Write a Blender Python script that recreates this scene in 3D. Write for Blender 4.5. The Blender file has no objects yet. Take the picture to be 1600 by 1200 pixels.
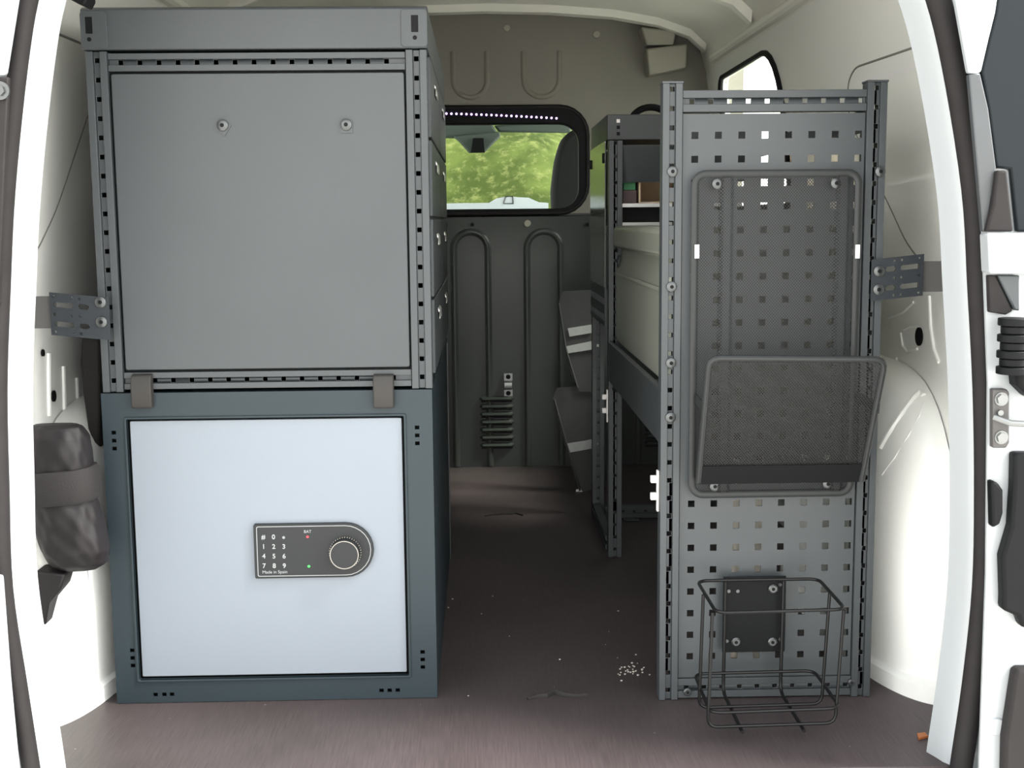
import bpy, bmesh, math, random
from mathutils import Vector, Matrix
random.seed(7)
sc = bpy.context.scene
col = sc.collection
# ------------------------------------------------------------------ camera, light, exposure
cam = bpy.data.objects.new('camera', bpy.data.cameras.new('camera')); col.objects.link(cam)
YAW, PIT, ROL = .02455, .13066, .00927
CAM = Vector((0, -2.0025, .8128)); FPX = 1916.76
cam.data.sensor_width = 36; cam.data.lens = 36 * FPX / 1600
cam.data.clip_start = .05; cam.data.clip_end = 200
_cy, _sy, _cp, _sp = math.cos(YAW), math.sin(YAW), math.cos(PIT), math.sin(PIT)
_f = Vector((_sy*_cp, _cy*_cp, -_sp)); _r = Vector((_cy, -_sy, 0)); _d = _f.cross(_r)
_r, _d = math.cos(ROL)*_r + math.sin(ROL)*_d, -math.sin(ROL)*_r + math.cos(ROL)*_d
_m = Matrix((_r, -_d, -_f)).transposed().to_4x4(); _m.translation = CAM
cam.matrix_world = _m
sc.camera = cam

w = bpy.data.worlds.new('sky'); sc.world = w; w.use_nodes = True
nt = w.node_tree; bg = nt.nodes['Background']
tc = nt.nodes.new('ShaderNodeTexCoord'); sp = nt.nodes.new('ShaderNodeSeparateXYZ')
cr = nt.nodes.new('ShaderNodeValToRGB')
nt.links.new(tc.outputs['Generated'], sp.inputs[0]); nt.links.new(sp.outputs['Z'], cr.inputs[0])
# bright veiled patch of sky around the hidden sun
dt = nt.nodes.new('ShaderNodeVectorMath'); dt.operation = 'DOT_PRODUCT'; dt.inputs[1].default_value = Vector((.85, .12, .46)).normalized()
mxm = nt.nodes.new('ShaderNodeMath'); mxm.operation = 'MAXIMUM'; mxm.inputs[1].default_value = 0
pw = nt.nodes.new('ShaderNodeMath'); pw.operation = 'POWER'; pw.inputs[1].default_value = 6
ml = nt.nodes.new('ShaderNodeMath'); ml.operation = 'MULTIPLY_ADD'; ml.inputs[1].default_value = 3.0; ml.inputs[2].default_value = 1.0
vm = nt.nodes.new('ShaderNodeVectorMath'); vm.operation = 'SCALE'
nt.links.new(tc.outputs['Generated'], dt.inputs[0]); nt.links.new(dt.outputs['Value'], mxm.inputs[0]); nt.links.new(mxm.outputs[0], pw.inputs[0])
nt.links.new(pw.outputs[0], ml.inputs[0]); nt.links.new(cr.outputs[0], vm.inputs[0]); nt.links.new(ml.outputs[0], vm.inputs['Scale'])
nt.links.new(vm.outputs[0], bg.inputs[0])
cr.color_ramp.elements[0].position = 0.0; cr.color_ramp.elements[0].color = (3.2, 3.15, 3.0, 1)
cr.color_ramp.elements[1].position = .9; cr.color_ramp.elements[1].color = (.9, 1.0, 1.15, 1)
bg.inputs[1].default_value = 1.0
sun = bpy.data.objects.new('sun', bpy.data.lights.new('sun', 'SUN')); col.objects.link(sun)
sun.data.energy = 5.0; sun.data.angle = math.radians(14); sun.data.color = (1, .96, .9)
sun.rotation_euler = Vector((-1.0, .32, -1.28)).to_track_quat('-Z', 'Y').to_euler()
vs = sc.view_settings
vs.view_transform = 'Standard'; vs.look = 'None'; vs.gamma = 1; vs.use_curve_mapping = False
vs.exposure = .85

# ------------------------------------------------------------------ helpers
def at(px, py, y):
    """the point seen at a pixel of the 1600x1200 photo, on the plane Y = y (returns X, Z)"""
    v = (px-800)/FPX*_r + (py-600)/FPX*_d + _f
    p = CAM + v*((y-CAM.y)/v.y)
    return p.x, p.z

def srgb(r, g, b):
    f = lambda c: (c/255/12.92) if c <= 10 else ((c/255+.055)/1.055)**2.4
    return (f(r), f(g), f(b), 1)

def mat(name, c, rough=.5, metal=0, spec=.5, noise=0, scale=20, bump=0, bscale=200, c2=None, stretch=None, emis=None, estr=0, coat=0):
    m = bpy.data.materials.new(name); m.use_nodes = True
    t = m.node_tree; b = t.nodes['Principled BSDF']
    b.inputs['Base Color'].default_value = c; b.inputs['Roughness'].default_value = rough
    b.inputs['Metallic'].default_value = metal; b.inputs['Specular IOR Level'].default_value = spec
    b.inputs['Coat Weight'].default_value = coat
    if emis: b.inputs['Emission Color'].default_value = emis; b.inputs['Emission Strength'].default_value = estr
    tcn = t.nodes.new('ShaderNodeTexCoord'); mp = t.nodes.new('ShaderNodeMapping')
    t.links.new(tcn.outputs['Object'], mp.inputs[0])
    if stretch: mp.inputs['Scale'].default_value = stretch
    if noise or c2:
        n = t.nodes.new('ShaderNodeTexNoise'); n.inputs['Scale'].default_value = scale; n.inputs['Detail'].default_value = 6
        t.links.new(mp.outputs[0], n.inputs['Vector'])
        r = t.nodes.new('ShaderNodeValToRGB'); t.links.new(n.outputs['Fac'], r.inputs[0])
        k = noise
        r.color_ramp.elements[0].position = .3; r.color_ramp.elements[1].position = .7
        if c2: r.color_ramp.elements[0].color = c; r.color_ramp.elements[1].color = c2
        else:
            r.color_ramp.elements[0].color = tuple(x*(1-k) for x in c[:3])+(1,)
            r.color_ramp.elements[1].color = tuple(min(1, x*(1+k)) for x in c[:3])+(1,)
        t.links.new(r.outputs[0], b.inputs['Base Color'])
    if bump:
        n2 = t.nodes.new('ShaderNodeTexNoise'); n2.inputs['Scale'].default_value = bscale; n2.inputs['Detail'].default_value = 3
        t.links.new(mp.outputs[0], n2.inputs['Vector'])
        bp = t.nodes.new('ShaderNodeBump'); bp.inputs['Strength'].default_value = bump; bp.inputs['Distance'].default_value = .002
        t.links.new(n2.outputs['Fac'], bp.inputs['Height']); t.links.new(bp.outputs[0], b.inputs['Normal'])
    return m

M = {}
M['grey'] = mat('grey_powder_coat', srgb(60, 64, 66), .45, spec=.4, noise=.04, scale=9, bump=.05, bscale=900)
M['panelgrey'] = mat('satin_grey_panel', srgb(61, 65, 67), .42, spec=.4, noise=.05, scale=5, bump=.04, bscale=900)
M['locker'] = mat('blue_grey_powder_coat', srgb(36, 46, 51), .45, spec=.3, noise=.04, scale=7, bump=.05, bscale=900)
M['darkgrey'] = mat('dark_grey_steel', srgb(62, 65, 67), .4, noise=.08, scale=12, bump=.05, bscale=600)
M['glossgrey'] = mat('gloss_grey_side_panel', srgb(104, 108, 104), .16, noise=.04, scale=6)
M['whitedoor'] = mat('white_door_laminate', srgb(123, 130, 138), .5, spec=.4, noise=.015, scale=4, bump=.03, bscale=700)
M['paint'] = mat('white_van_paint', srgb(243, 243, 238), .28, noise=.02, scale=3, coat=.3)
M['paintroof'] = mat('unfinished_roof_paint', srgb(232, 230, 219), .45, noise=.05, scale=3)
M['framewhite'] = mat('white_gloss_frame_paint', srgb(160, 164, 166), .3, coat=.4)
M['rubber'] = mat('grey_rubber_seal', srgb(40, 38, 38), .65, spec=.12, noise=.08, scale=30)
M['black'] = mat('black_plastic', srgb(18, 19, 20), .55, spec=.12, bump=.1, bscale=500)
M['blackwire'] = mat('black_wire_enamel', srgb(18, 18, 18), .4, spec=.25)
M['basketrim'] = mat('charcoal_basket_rim', srgb(42, 44, 44), .45, spec=.3)
M['blackmesh'] = mat('black_expanded_mesh', srgb(34, 34, 33), .5, spec=.3)
M['bulk'] = mat('charcoal_bulkhead_steel', srgb(60, 64, 61), .28, noise=.10, scale=4, bump=.03, bscale=40, spec=.3)
M['bulkup'] = mat('grey_upper_bulkhead', srgb(118, 114, 104), .5, noise=.06, scale=4)
M['cream'] = mat('cream_primer_bracket', srgb(150, 147, 134), .5)
M['fabric'] = mat('black_nylon_fabric', srgb(23, 19, 21), .55, spec=.35, noise=.1, scale=30, bump=1.0, bscale=22, stretch=(1, 1, .35))
M['webbing'] = mat('charcoal_webbing', srgb(28, 25, 25), .8, bump=.4, bscale=500)
M['mat'] = mat('charcoal_woven_sheet', srgb(48, 49, 48), .6, noise=.1, scale=30)
M['reflect'] = mat('grey_reflective_tape', srgb(150, 152, 150), .4, noise=.05, scale=60)
M['steel'] = mat('zinc_steel', srgb(128, 130, 129), .35, metal=.8)
M['bolt'] = mat('dark_bolt_steel', srgb(84, 86, 86), .32, metal=.7)
M['shadeline'] = mat('grey_shade_line', srgb(118, 118, 112), .7)
M['pale'] = mat('pale_standin_plastic', srgb(248, 240, 226), .5)
M['latch'] = mat('warm_grey_latch_plastic', srgb(52, 50, 48), .55, spec=.25)
M['bar'] = mat('matt_grey_bar', srgb(72, 70, 69), .55)
M['bracket'] = mat('charcoal_bracket_steel', srgb(38, 42, 46), .5, spec=.3)
M['lens'] = mat('dark_slate_plastic', srgb(24, 29, 32), .5, spec=.15)
M['alu'] = mat('aluminium_edge', srgb(210, 210, 208), .3, metal=.6)
M['plug'] = mat('white_nylon', srgb(232, 228, 225), .4)
M['case'] = mat('grey_green_case_plastic', srgb(136, 138, 128), .42, noise=.03, scale=5)
M['wood'] = mat('pale_board', srgb(214, 190, 160), .6, noise=.08, scale=20)
M['green'] = mat('green_plastic', srgb(38, 120, 70), .5)
M['maroon'] = mat('dark_maroon_box', srgb(66, 40, 44), .5)
M['lockplate'] = mat('charcoal_keypad_plastic', srgb(36, 38, 39), .5, spec=.3)
M['ink'] = mat('pale_print', srgb(150, 152, 153), .5)
M['ring'] = mat('bright_knob_ring', srgb(140, 136, 130), .3, metal=.3)
M['ledr'] = mat('red_indicator', srgb(190, 50, 60), .4, emis=srgb(255, 60, 80), estr=.25)
M['ledg'] = mat('green_indicator', srgb(60, 190, 80), .4, emis=srgb(60, 255, 90), estr=.4)
M['led'] = mat('violet_white_led', srgb(230, 200, 255), .4, emis=(.62, .36, 1, 1), estr=3)
M['seat'] = mat('dark_seat_fabric', srgb(20, 23, 24), .8, noise=.12, scale=60)
M['cab'] = mat('cab_trim_grey_green', srgb(76, 86, 80), .7)
M['dash'] = mat('dark_dashboard', srgb(40, 42, 42), .7)
M['pale_sheet'] = mat('white_sheet', srgb(226, 234, 240), .6)
M['asphalt'] = mat('asphalt', srgb(200, 197, 190), .9, noise=.15, scale=8)
M['twine'] = mat('dark_twine', srgb(26, 22, 22), .8)
M['chip'] = mat('pale_chip', srgb(205, 200, 190), .7)
M['orange'] = mat('orange_tape', srgb(176, 104, 52), .6)

def floor_material():
    m = mat('brown_phenolic_plywood', srgb(92, 84, 84), .4)
    t = m.node_tree; b = t.nodes['Principled BSDF']; b.inputs['Specular IOR Level'].default_value = .3
    tcn = t.nodes.new('ShaderNodeTexCoord')
    def noise(scale, sx, sy, det=6):
        mp = t.nodes.new('ShaderNodeMapping'); mp.inputs['Scale'].default_value = (sx, sy, 1)
        n = t.nodes.new('ShaderNodeTexNoise'); n.inputs['Scale'].default_value = scale; n.inputs['Detail'].default_value = det
        t.links.new(tcn.outputs['Object'], mp.inputs[0]); t.links.new(mp.outputs[0], n.inputs['Vector']); return n
    a = noise(2.2, 1, 1); g = noise(60, 6, .25, 8)
    r = t.nodes.new('ShaderNodeValToRGB'); t.links.new(a.outputs['Fac'], r.inputs[0])
    r.color_ramp.elements[0].position = .32; r.color_ramp.elements[0].color = srgb(58, 54, 52)
    r.color_ramp.elements[1].position = .68; r.color_ramp.elements[1].color = srgb(78, 69, 70)
    r2 = t.nodes.new('ShaderNodeValToRGB'); t.links.new(g.outputs['Fac'], r2.inputs[0])
    r2.color_ramp.elements[0].position = .3; r2.color_ramp.elements[0].color = (.78, .76, .76, 1)
    r2.color_ramp.elements[1].position = .75; r2.color_ramp.elements[1].color = (1.15, 1.12, 1.12, 1)
    mx = t.nodes.new('ShaderNodeMix'); mx.data_type = 'RGBA'; mx.blend_type = 'MULTIPLY'; mx.inputs[0].default_value = 1
    t.links.new(r.outputs[0], mx.inputs[6]); t.links.new(r2.outputs[0], mx.inputs[7])
    # sparse pale specks of dust
    v = t.nodes.new('ShaderNodeTexVoronoi'); v.inputs['Scale'].default_value = 16
    t.links.new(tcn.outputs['Object'], v.inputs['Vector'])
    lt = t.nodes.new('ShaderNodeMath'); lt.operation = 'LESS_THAN'; lt.inputs[1].default_value = .028
    t.links.new(v.outputs['Distance'], lt.inputs[0])
    mx2 = t.nodes.new('ShaderNodeMix'); mx2.data_type = 'RGBA'
    sc_ = t.nodes.new('ShaderNodeMath'); sc_.operation = 'MULTIPLY'; sc_.inputs[1].default_value = .5
    t.links.new(lt.outputs[0], sc_.inputs[0]); t.links.new(sc_.outputs[0], mx2.inputs[0])
    t.links.new(mx.outputs[2], mx2.inputs[6]); mx2.inputs[7].default_value = srgb(150, 142, 134)
    t.links.new(mx2.outputs[2], b.inputs['Base Color'])
    rr = t.nodes.new('ShaderNodeMapRange'); rr.inputs[3].default_value = .42; rr.inputs[4].default_value = .58
    t.links.new(a.outputs['Fac'], rr.inputs[0]); t.links.new(rr.outputs[0], b.inputs['Roughness'])
    bp = t.nodes.new('ShaderNodeBump'); bp.inputs['Strength'].default_value = .12; bp.inputs['Distance'].default_value = .002
    t.links.new(g.outputs['Fac'], bp.inputs['Height']); t.links.new(bp.outputs[0], b.inputs['Normal'])
    return m
M['floor'] = floor_material()

def glass_material():
    m = bpy.data.materials.new('clear_window_glass'); m.use_nodes = True
    t = m.node_tree; t.nodes.remove(t.nodes['Principled BSDF'])
    tr = t.nodes.new('ShaderNodeBsdfTransparent'); tr.inputs[0].default_value = (.9, .93, .9, 1)
    gl = t.nodes.new('ShaderNodeBsdfGlossy'); gl.inputs['Roughness'].default_value = .02
    mx = t.nodes.new('ShaderNodeMixShader'); mx.inputs[0].default_value = 0
    t.links.new(tr.outputs[0], mx.inputs[1]); t.links.new(gl.outputs[0], mx.inputs[2])
    t.links.new(mx.outputs[0], t.nodes['Material Output'].inputs[0]); return m
M['glass'] = glass_material()

def grass_material(name, a, b_, c_, s1, s2):
    m = bpy.data.materials.new(name); m.use_nodes = True
    t = m.node_tree; b = t.nodes['Principled BSDF']; b.inputs['Roughness'].default_value = .8; b.inputs['Specular IOR Level'].default_value = .1
    tcn = t.nodes.new('ShaderNodeTexCoord')
    n = t.nodes.new('ShaderNodeTexNoise'); n.inputs['Scale'].default_value = s1; n.inputs['Detail'].default_value = 8
    n2 = t.nodes.new('ShaderNodeTexNoise'); n2.inputs['Scale'].default_value = s2; n2.inputs['Detail'].default_value = 10; n2.inputs['Roughness'].default_value = .7
    for k in (n, n2): t.links.new(tcn.outputs['Object'], k.inputs['Vector'])
    r = t.nodes.new('ShaderNodeValToRGB'); t.links.new(n.outputs['Fac'], r.inputs[0])
    r.color_ramp.elements[0].position = .42; r.color_ramp.elements[0].color = a
    r.color_ramp.elements[1].position = .58; r.color_ramp.elements[1].color = b_
    r2 = t.nodes.new('ShaderNodeValToRGB'); t.links.new(n2.outputs['Fac'], r2.inputs[0])
    r2.color_ramp.elements[0].position = .5; r2.color_ramp.elements[0].color = (0, 0, 0, 1); r2.color_ramp.elements[1].position = .75
    mx = t.nodes.new('ShaderNodeMix'); mx.data_type = 'RGBA'
    t.links.new(r2.outputs[0], mx.inputs[0]); t.links.new(r.outputs[0], mx.inputs[6]); mx.inputs[7].default_value = c_
    t.links.new(mx.outputs[2], b.inputs['Base Color']); return m
M['grass'] = grass_material('sunlit_meadow_grass', srgb(50, 60, 24), srgb(76, 86, 40), srgb(112, 114, 68), 2.5, 16)
M['bush'] = grass_material('pale_shrub_leaves', srgb(26, 40, 14), srgb(50, 66, 28), srgb(128, 132, 108), 3, 12)

class MB:
    def __init__(s): s.v = []; s.f = []
    def quadbox(s, P):
        b = len(s.v); s.v += [Vector(p) for p in P]
        s.f += [tuple(b+i for i in q) for q in ((0,3,2,1), (4,5,6,7), (0,1,5,4), (1,2,6,5), (2,3,7,6), (3,0,4,7))]
        return s
    def box(s, x0, x1, y0, y1, z0, z1):
        return s.quadbox([(x0,y0,z0), (x1,y0,z0), (x1,y1,z0), (x0,y1,z0), (x0,y0,z1), (x1,y0,z1), (x1,y1,z1), (x0,y1,z1)])
    def lbox(s, O, U, V, W, u0, u1, v0, v1, w0, w1):
        p = lambda a, b, c: O + U*a + V*b + W*c
        return s.quadbox([p(u0,v0,w0), p(u1,v0,w0), p(u1,v1,w0), p(u0,v1,w0), p(u0,v0,w1), p(u1,v0,w1), p(u1,v1,w1), p(u0,v1,w1)])
    def grid(s, rows, closed_u=False, closed_v=False):
        b = len(s.v); R = len(rows); Cn = len(rows[0])
        for r in rows: s.v += [Vector(p) for p in r]
        for i in range(R if closed_v else R-1):
            for j in range(Cn if closed_u else Cn-1):
                s.f.append((b+i*Cn+j, b+i*Cn+(j+1) % Cn, b+((i+1) % R)*Cn+(j+1) % Cn, b+((i+1) % R)*Cn+j))
        return s
    def ring_cap(s, pts):
        b = len(s.v); s.v += [Vector(p) for p in pts]; s.f.append(tuple(range(b, b+len(pts)))); return s
    def tube(s, path, r, n=10, closed=False, ry=None, cap=True):
        path = [Vector(p) for p in path]; N = len(path); rows = []; prev = None
        for i, p in enumerate(path):
            a = path[i-1] if (i > 0 or closed) else p; c = path[(i+1) % N] if (i < N-1 or closed) else p
            t = (c-a).normalized()
            if prev is None:
                u = Vector((0, 1, 0)) if abs(t.y) < .8 else Vector((0, 0, 1))
                u = (u - t*u.dot(t)).normalized()
            else:
                u = (prev - t*prev.dot(t)).normalized()
            prev = u; v = t.cross(u)
            rr = r if not isinstance(r, (list, tuple)) else r[i]
            rows.append([p + u*(ry if ry else rr)*math.cos(2*math.pi*k/n) + v*rr*math.sin(2*math.pi*k/n) for k in range(n)])
        s.grid(rows, closed_u=True, closed_v=closed)
        if not closed and cap:
            s.ring_cap(rows[0]); s.ring_cap(rows[-1])
        return s
    def cyl(s, c, axis, r, h, n=20, r2=None):
        c = Vector(c); a = Vector(axis).normalized(); r2 = r if r2 is None else r2
        u = a.orthogonal().normalized(); v = a.cross(u)
        A = [c + (u*math.cos(2*math.pi*k/n)+v*math.sin(2*math.pi*k/n))*r for k in range(n)]
        B = [c + a*h + (u*math.cos(2*math.pi*k/n)+v*math.sin(2*math.pi*k/n))*r2 for k in range(n)]
        b = len(s.v); s.v += A+B
        s.f += [(b+k, b+(k+1) % n, b+n+(k+1) % n, b+n+k) for k in range(n)]
        s.f += [tuple(range(b+n-1, b-1, -1)), tuple(range(b+n, b+2*n))]; return s
    def prism(s, poly, to3, w0, w1):
        """extrude the outline POLY of (a, b) points; to3(a, b, w) gives the point"""
        n = len(poly); b = len(s.v)
        s.v += [Vector(to3(p[0], p[1], w0)) for p in poly] + [Vector(to3(p[0], p[1], w1)) for p in poly]
        s.f += [tuple(range(b, b+n)), tuple(range(b+2*n-1, b+n-1, -1))]
        s.f += [(b+k, b+n+k, b+n+(k+1) % n, b+(k+1) % n) for k in range(n)]; return s
    def holed(s, outer, inner, to3, w0, w1):
        """plate between two outlines of the same point count"""
        n = len(outer); rows = []
        for o, w_ in ((outer, w0), (outer, w1), (inner, w1), (inner, w0)):
            rows.append([to3(p[0], p[1], w_) for p in o])
        s.grid(rows, closed_u=True, closed_v=True); return s
    def perf(s, O, U, V, W, us, vs, hole, th):
        nu, nv = len(us)-1, len(vs)-1
        solid = lambda i, j: 0 <= i < nu and 0 <= j < nv and not hole(i, j)
        idx = {}
        def vid(i, j, k):
            if (i, j, k) not in idx:
                idx[(i, j, k)] = len(s.v); s.v.append(O + U*us[i] + V*vs[j] + W*(th*k))
            return idx[(i, j, k)]
        for i in range(nu):
            for j in range(nv):
                if not solid(i, j): continue
                for k in (0, 1): s.f.append(tuple(vid(a, b, k) for a, b in ((i,j), (i+1,j), (i+1,j+1), (i,j+1))))
                for di, dj, e in ((-1,0,((i,j),(i,j+1))), (1,0,((i+1,j),(i+1,j+1))), (0,-1,((i,j),(i+1,j))), (0,1,((i,j+1),(i+1,j+1)))):
                    if not solid(i+di, j+dj):
                        (a, b), (c, d) = e
                        s.f.append((vid(a,b,0), vid(c,d,0), vid(c,d,1), vid(a,b,1)))
        return s
    def build(s, name, m, parent=None, smooth=False, bevel=0, angle=35, sub=0):
        me = bpy.data.meshes.new(name); me.from_pydata([tuple(v) for v in s.v], [], s.f)
        b = bmesh.new(); b.from_mesh(me); bmesh.ops.recalc_face_normals(b, faces=b.faces[:]); b.to_mesh(me); b.free()
        me.materials.append(m)
        o = bpy.data.objects.new(name, me); col.objects.link(o)
        if smooth or bevel:
            for p in me.polygons: p.use_smooth = True
            try: me.set_sharp_from_angle(angle=math.radians(angle))
            except Exception: pass
        if bevel:
            md = o.modifiers.new('bevel', 'BEVEL'); md.width = bevel; md.segments = 2; md.limit_method = 'ANGLE'; md.angle_limit = math.radians(40)
        if sub:
            md = o.modifiers.new('sub', 'SUBSURF'); md.levels = sub; md.render_levels = sub
        if parent: put(o, parent)
        return o

def put(o, parent):
    o.parent = parent
    t = parent.location.copy(); q = parent
    while q.parent: q = q.parent; t = q.location.copy() if q.type == 'EMPTY' else t
    root = parent
    while root.parent: root = root.parent
    o.matrix_parent_inverse = Matrix.Translation(-root.location) if parent is root else Matrix.Identity(4)
def tag(o, label=None, cat=None, group=None, kind=None):
    if label: o['label'] = label
    if cat: o['category'] = cat
    if group: o['group'] = group
    if kind: o['kind'] = kind
    return o
def thing(name, loc, label, cat, group=None):
    o = bpy.data.objects.new(name, None); col.objects.link(o); o.location = loc; o.empty_display_size = .05
    return tag(o, label, cat, group)
def struct(o, label=None): o['kind'] = 'structure'; 
X_, Y_, Z_ = Vector((1,0,0)), Vector((0,1,0)), Vector((0,0,1))
toXZ = lambda a, b, w_: (a, w_, b)
toYZ = lambda a, b, w_: (w_, a, b)
toXY = lambda a, b, w_: (a, b, w_)

def rrect(x0, x1, z0, z1, r, n=6):
    rs = r if isinstance(r, (list, tuple)) else (r,)*4   # bl, br, tr, tl
    out = []
    for (cx, cz, a0), q in zip(((x0, z0, 180), (x1, z0, 270), (x1, z1, 0), (x0, z1, 90)), rs):
        sx = 1 if cx == x0 else -1; sz = 1 if cz == z0 else -1
        for k in range(n+1):
            a = math.radians(a0 + 90*k/n)
            out.append((cx + sx*q + q*math.cos(a), cz + sz*q + q*math.sin(a)))
    return out

def channel(mb, O, U, V, W, width, length, depth=.03, groove=.010, rec=.006, pitch=.0305, hs=.0075, start=.015, back=True):
    """perforated upright: two flanges with a sunk strip of square holes; U across, V along, W into the depth"""
    f = (width-groove)/2
    mb.lbox(O, U, V, W, 0, f, 0, length, 0, depth)
    mb.lbox(O, U, V, W, f+groove, width, 0, length, 0, depth)
    g0 = f + (groove-hs)/2
    us = [f, g0, g0+hs, f+groove]; vs_ = [0]; p = start
    while p + hs < length: vs_ += [p, p+hs]; p += pitch
    vs_.append(length)
    mb.perf(O + W*rec, U, V, W, us, vs_, lambda i, j: i == 1 and j % 2 == 1, .0018)

def bolt(name, parent, x, y, z, r=.0085, m=None, axis=(0, -1, 0)):
    a = Vector(axis)
    mb = MB(); c = Vector((x, y, z))
    mb.cyl(c, a, r, .003, 20, r*.96); mb.cyl(c + a*.003, a, r*.96, .0015, 20, r*.7)
    o = mb.build(name, m or M['bolt'], parent, smooth=True)
    h = MB(); h.cyl(c + a*.0042, a, r*.38, .0009, 6)
    h.build('hex_socket', M['black'], o)
    return o

def fillet(pts, r, n=5, closed=False):
    pts = [Vector(p) for p in pts]; out = []; N = len(pts)
    for i, p in enumerate(pts):
        if not closed and i in (0, N-1): out.append(p); continue
        a = (pts[i-1]-p); b = (pts[(i+1) % N]-p)
        la, lb = a.length, b.length; q = min(r, la*.45, lb*.45)
        p0 = p + a/la*q; p1 = p + b/lb*q
        for k in range(n+1):
            t = k/n; out.append(p0*(1-t)**2 + p*2*t*(1-t) + p1*t*t)
    return out

# ------------------------------------------------------------------ ground and outside
g = MB().grid([[(-25, -18, -.55), (25, -18, -.55)], [(-25, 4.6, -.55), (25, 4.6, -.55)]]).build('ground', M['asphalt']); struct(g)
rows = []
for j in range(61):
    y = 4.6 + j*.35; t = j/60
    z0 = (0 if j < 2 else 8.5*(1-math.exp(-(t*2.2)))*.9)
    rows.append([(-16+i*.4, y, -.55 + z0*max(.02, min(1, (8-abs(-16+i*.4))/5, (.170*(y+2)-(-16+i*.4))/(.045*(y+2)))) + (random.uniform(-.05, .05) + .18*math.sin(i*.9+j*.4)*math.cos(j*.55+i*.2))*(1 if j > 1 else 0)) for i in range(65)])
g = MB().grid(rows).build('grassy_hillside', M['grass'], smooth=True, angle=180); struct(g)
def shrub(x, y, z, r, label):
    mb = MB()
    for k in range(1500):
        a, b = random.uniform(0, 2*math.pi), random.uniform(-1, 1)
        rr = r*(.72+.28*random.random())*(1+.22*math.sin(a*3+x)+.16*math.cos(b*5+a*2))
        c = Vector((x+rr*math.cos(a)*math.sqrt(1-b*b), y+rr*.8*math.sin(a)*math.sqrt(1-b*b), z+r*.7+rr*.95*b))
        u = Vector([random.gauss(0, 1) for _ in range(3)]).normalized(); v = u.orthogonal().normalized(); s_ = .08
        mb.ring_cap([c-u*s_, c+v*s_*.5, c+u*s_, c-v*s_*.5])
    e = thing('shrub', (x, y, z), label, 'shrub', 'shrubs on the slope beyond the windscreen')
    mb.build('foliage', M['bush'], e)
    MB().tube([(x, y, z-.3), (x+.03, y, z+r*.9)], [.05, .025], 8).build('stem', M['twine'], e, smooth=True)
shrub(-.9, 8.3, 1.5, .8, 'green shrub at the left edge of the view through the bulkhead window')
shrub(.45, 9.3, 2.0, .7, 'pale green shrub seen right of the rear-view mirror through the bulkhead window')

# ------------------------------------------------------------------ van body: floor, walls, roof
XC = .025
fl = MB().box(-.80, .86, -.272, 2.06, -.03, 0).build('floor', M['floor'], bevel=.002); struct(fl)
sill = MB().box(-.80, .86, -.34, -.274, -.06, -.006).build('trim_4', M['framewhite'], bevel=.006); struct(sill)
# half profile of the side (distance from the middle, height)
PROF = [(.775, -.03), (.778, .3), (.776, .6), (.765, .80), (.712, 1.29), (.690, 1.34), (.640, 1.385), (.54, 1.42), (.40, 1.445), (.2, 1.46), (0, 1.465)]
def rise(y): return 0.012*(y)      # the roof climbs a little towards the cab
ys = [-.22, -.05, .2, .5, .8, 1.045, 1.3, 1.6, 1.86, 2.06]
def side_grid(sgn, skip=None):
    mb = MB(); n = 5
    b = 0
    for i in range(n):
        mb.v += [Vector((XC+sgn*PROF[i][0], y, PROF[i][1] + (rise(y) if i > 4 else 0))) for y in ys]
    for i in range(n-1):
        for j in range(len(ys)-1):
            if skip and skip(i, j): continue
            k = len(ys); mb.f.append((i*k+j, i*k+j+1, (i+1)*k+j+1, (i+1)*k+j))
    return mb
wr = side_grid(1, lambda i, j: i == 3 and 5 <= j <= 7)
wall_r = wr.build('wall_right', M['paint'], smooth=True); struct(wall_r)
wall_l = side_grid(-1).build('wall_left', M['paint'], smooth=True); struct(wall_l)
# roof skin
rows = []
for y in [-.22 + k*.12 for k in range(20)]:
    pr = PROF[4:]
    pts = [(XC+p[0], y, p[1]+rise(y)*(k>0)) for k, p in enumerate(pr)]
    pts += [(2*XC-p[0], p[1], p[2]) for p in reversed(pts[:-1])]
    rows.append(pts)
ceil = MB().grid(rows).build('ceiling', M['paintroof'], smooth=True, angle=60); struct(ceil)
# roof bows
for y, hgt, wd in ((.55, .03, .05), (1.30, .03, .06), (1.96, .022, .075)):
    mb = MB(); rws = []
    for (dy, dz) in ((-wd/2, .004), (-wd/3, -hgt), (wd/3, -hgt), (wd/2, .004)):
        pr = PROF[5:]
        rws.append([(XC+p[0], y+dy, p[1]+rise(y)+dz) for p in pr] + [(XC-p[0], y+dy, p[1]+rise(y)+dz) for p in reversed(pr[:-1])])
    mb.grid(rws).build('roof_bow', M['paintroof'], ceil, smooth=True, angle=50)
# cant rail fold along the right, above the side window
for sg in (1, -1):
    MB().tube([(XC+sg*.708, y, 1.305+.006*y) for y in (-.2, .3, .8, 1.3, 1.9)], .016, 10).build('cant_rail', M['paintroof'], wall_r if sg > 0 else wall_l, smooth=True)
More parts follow.
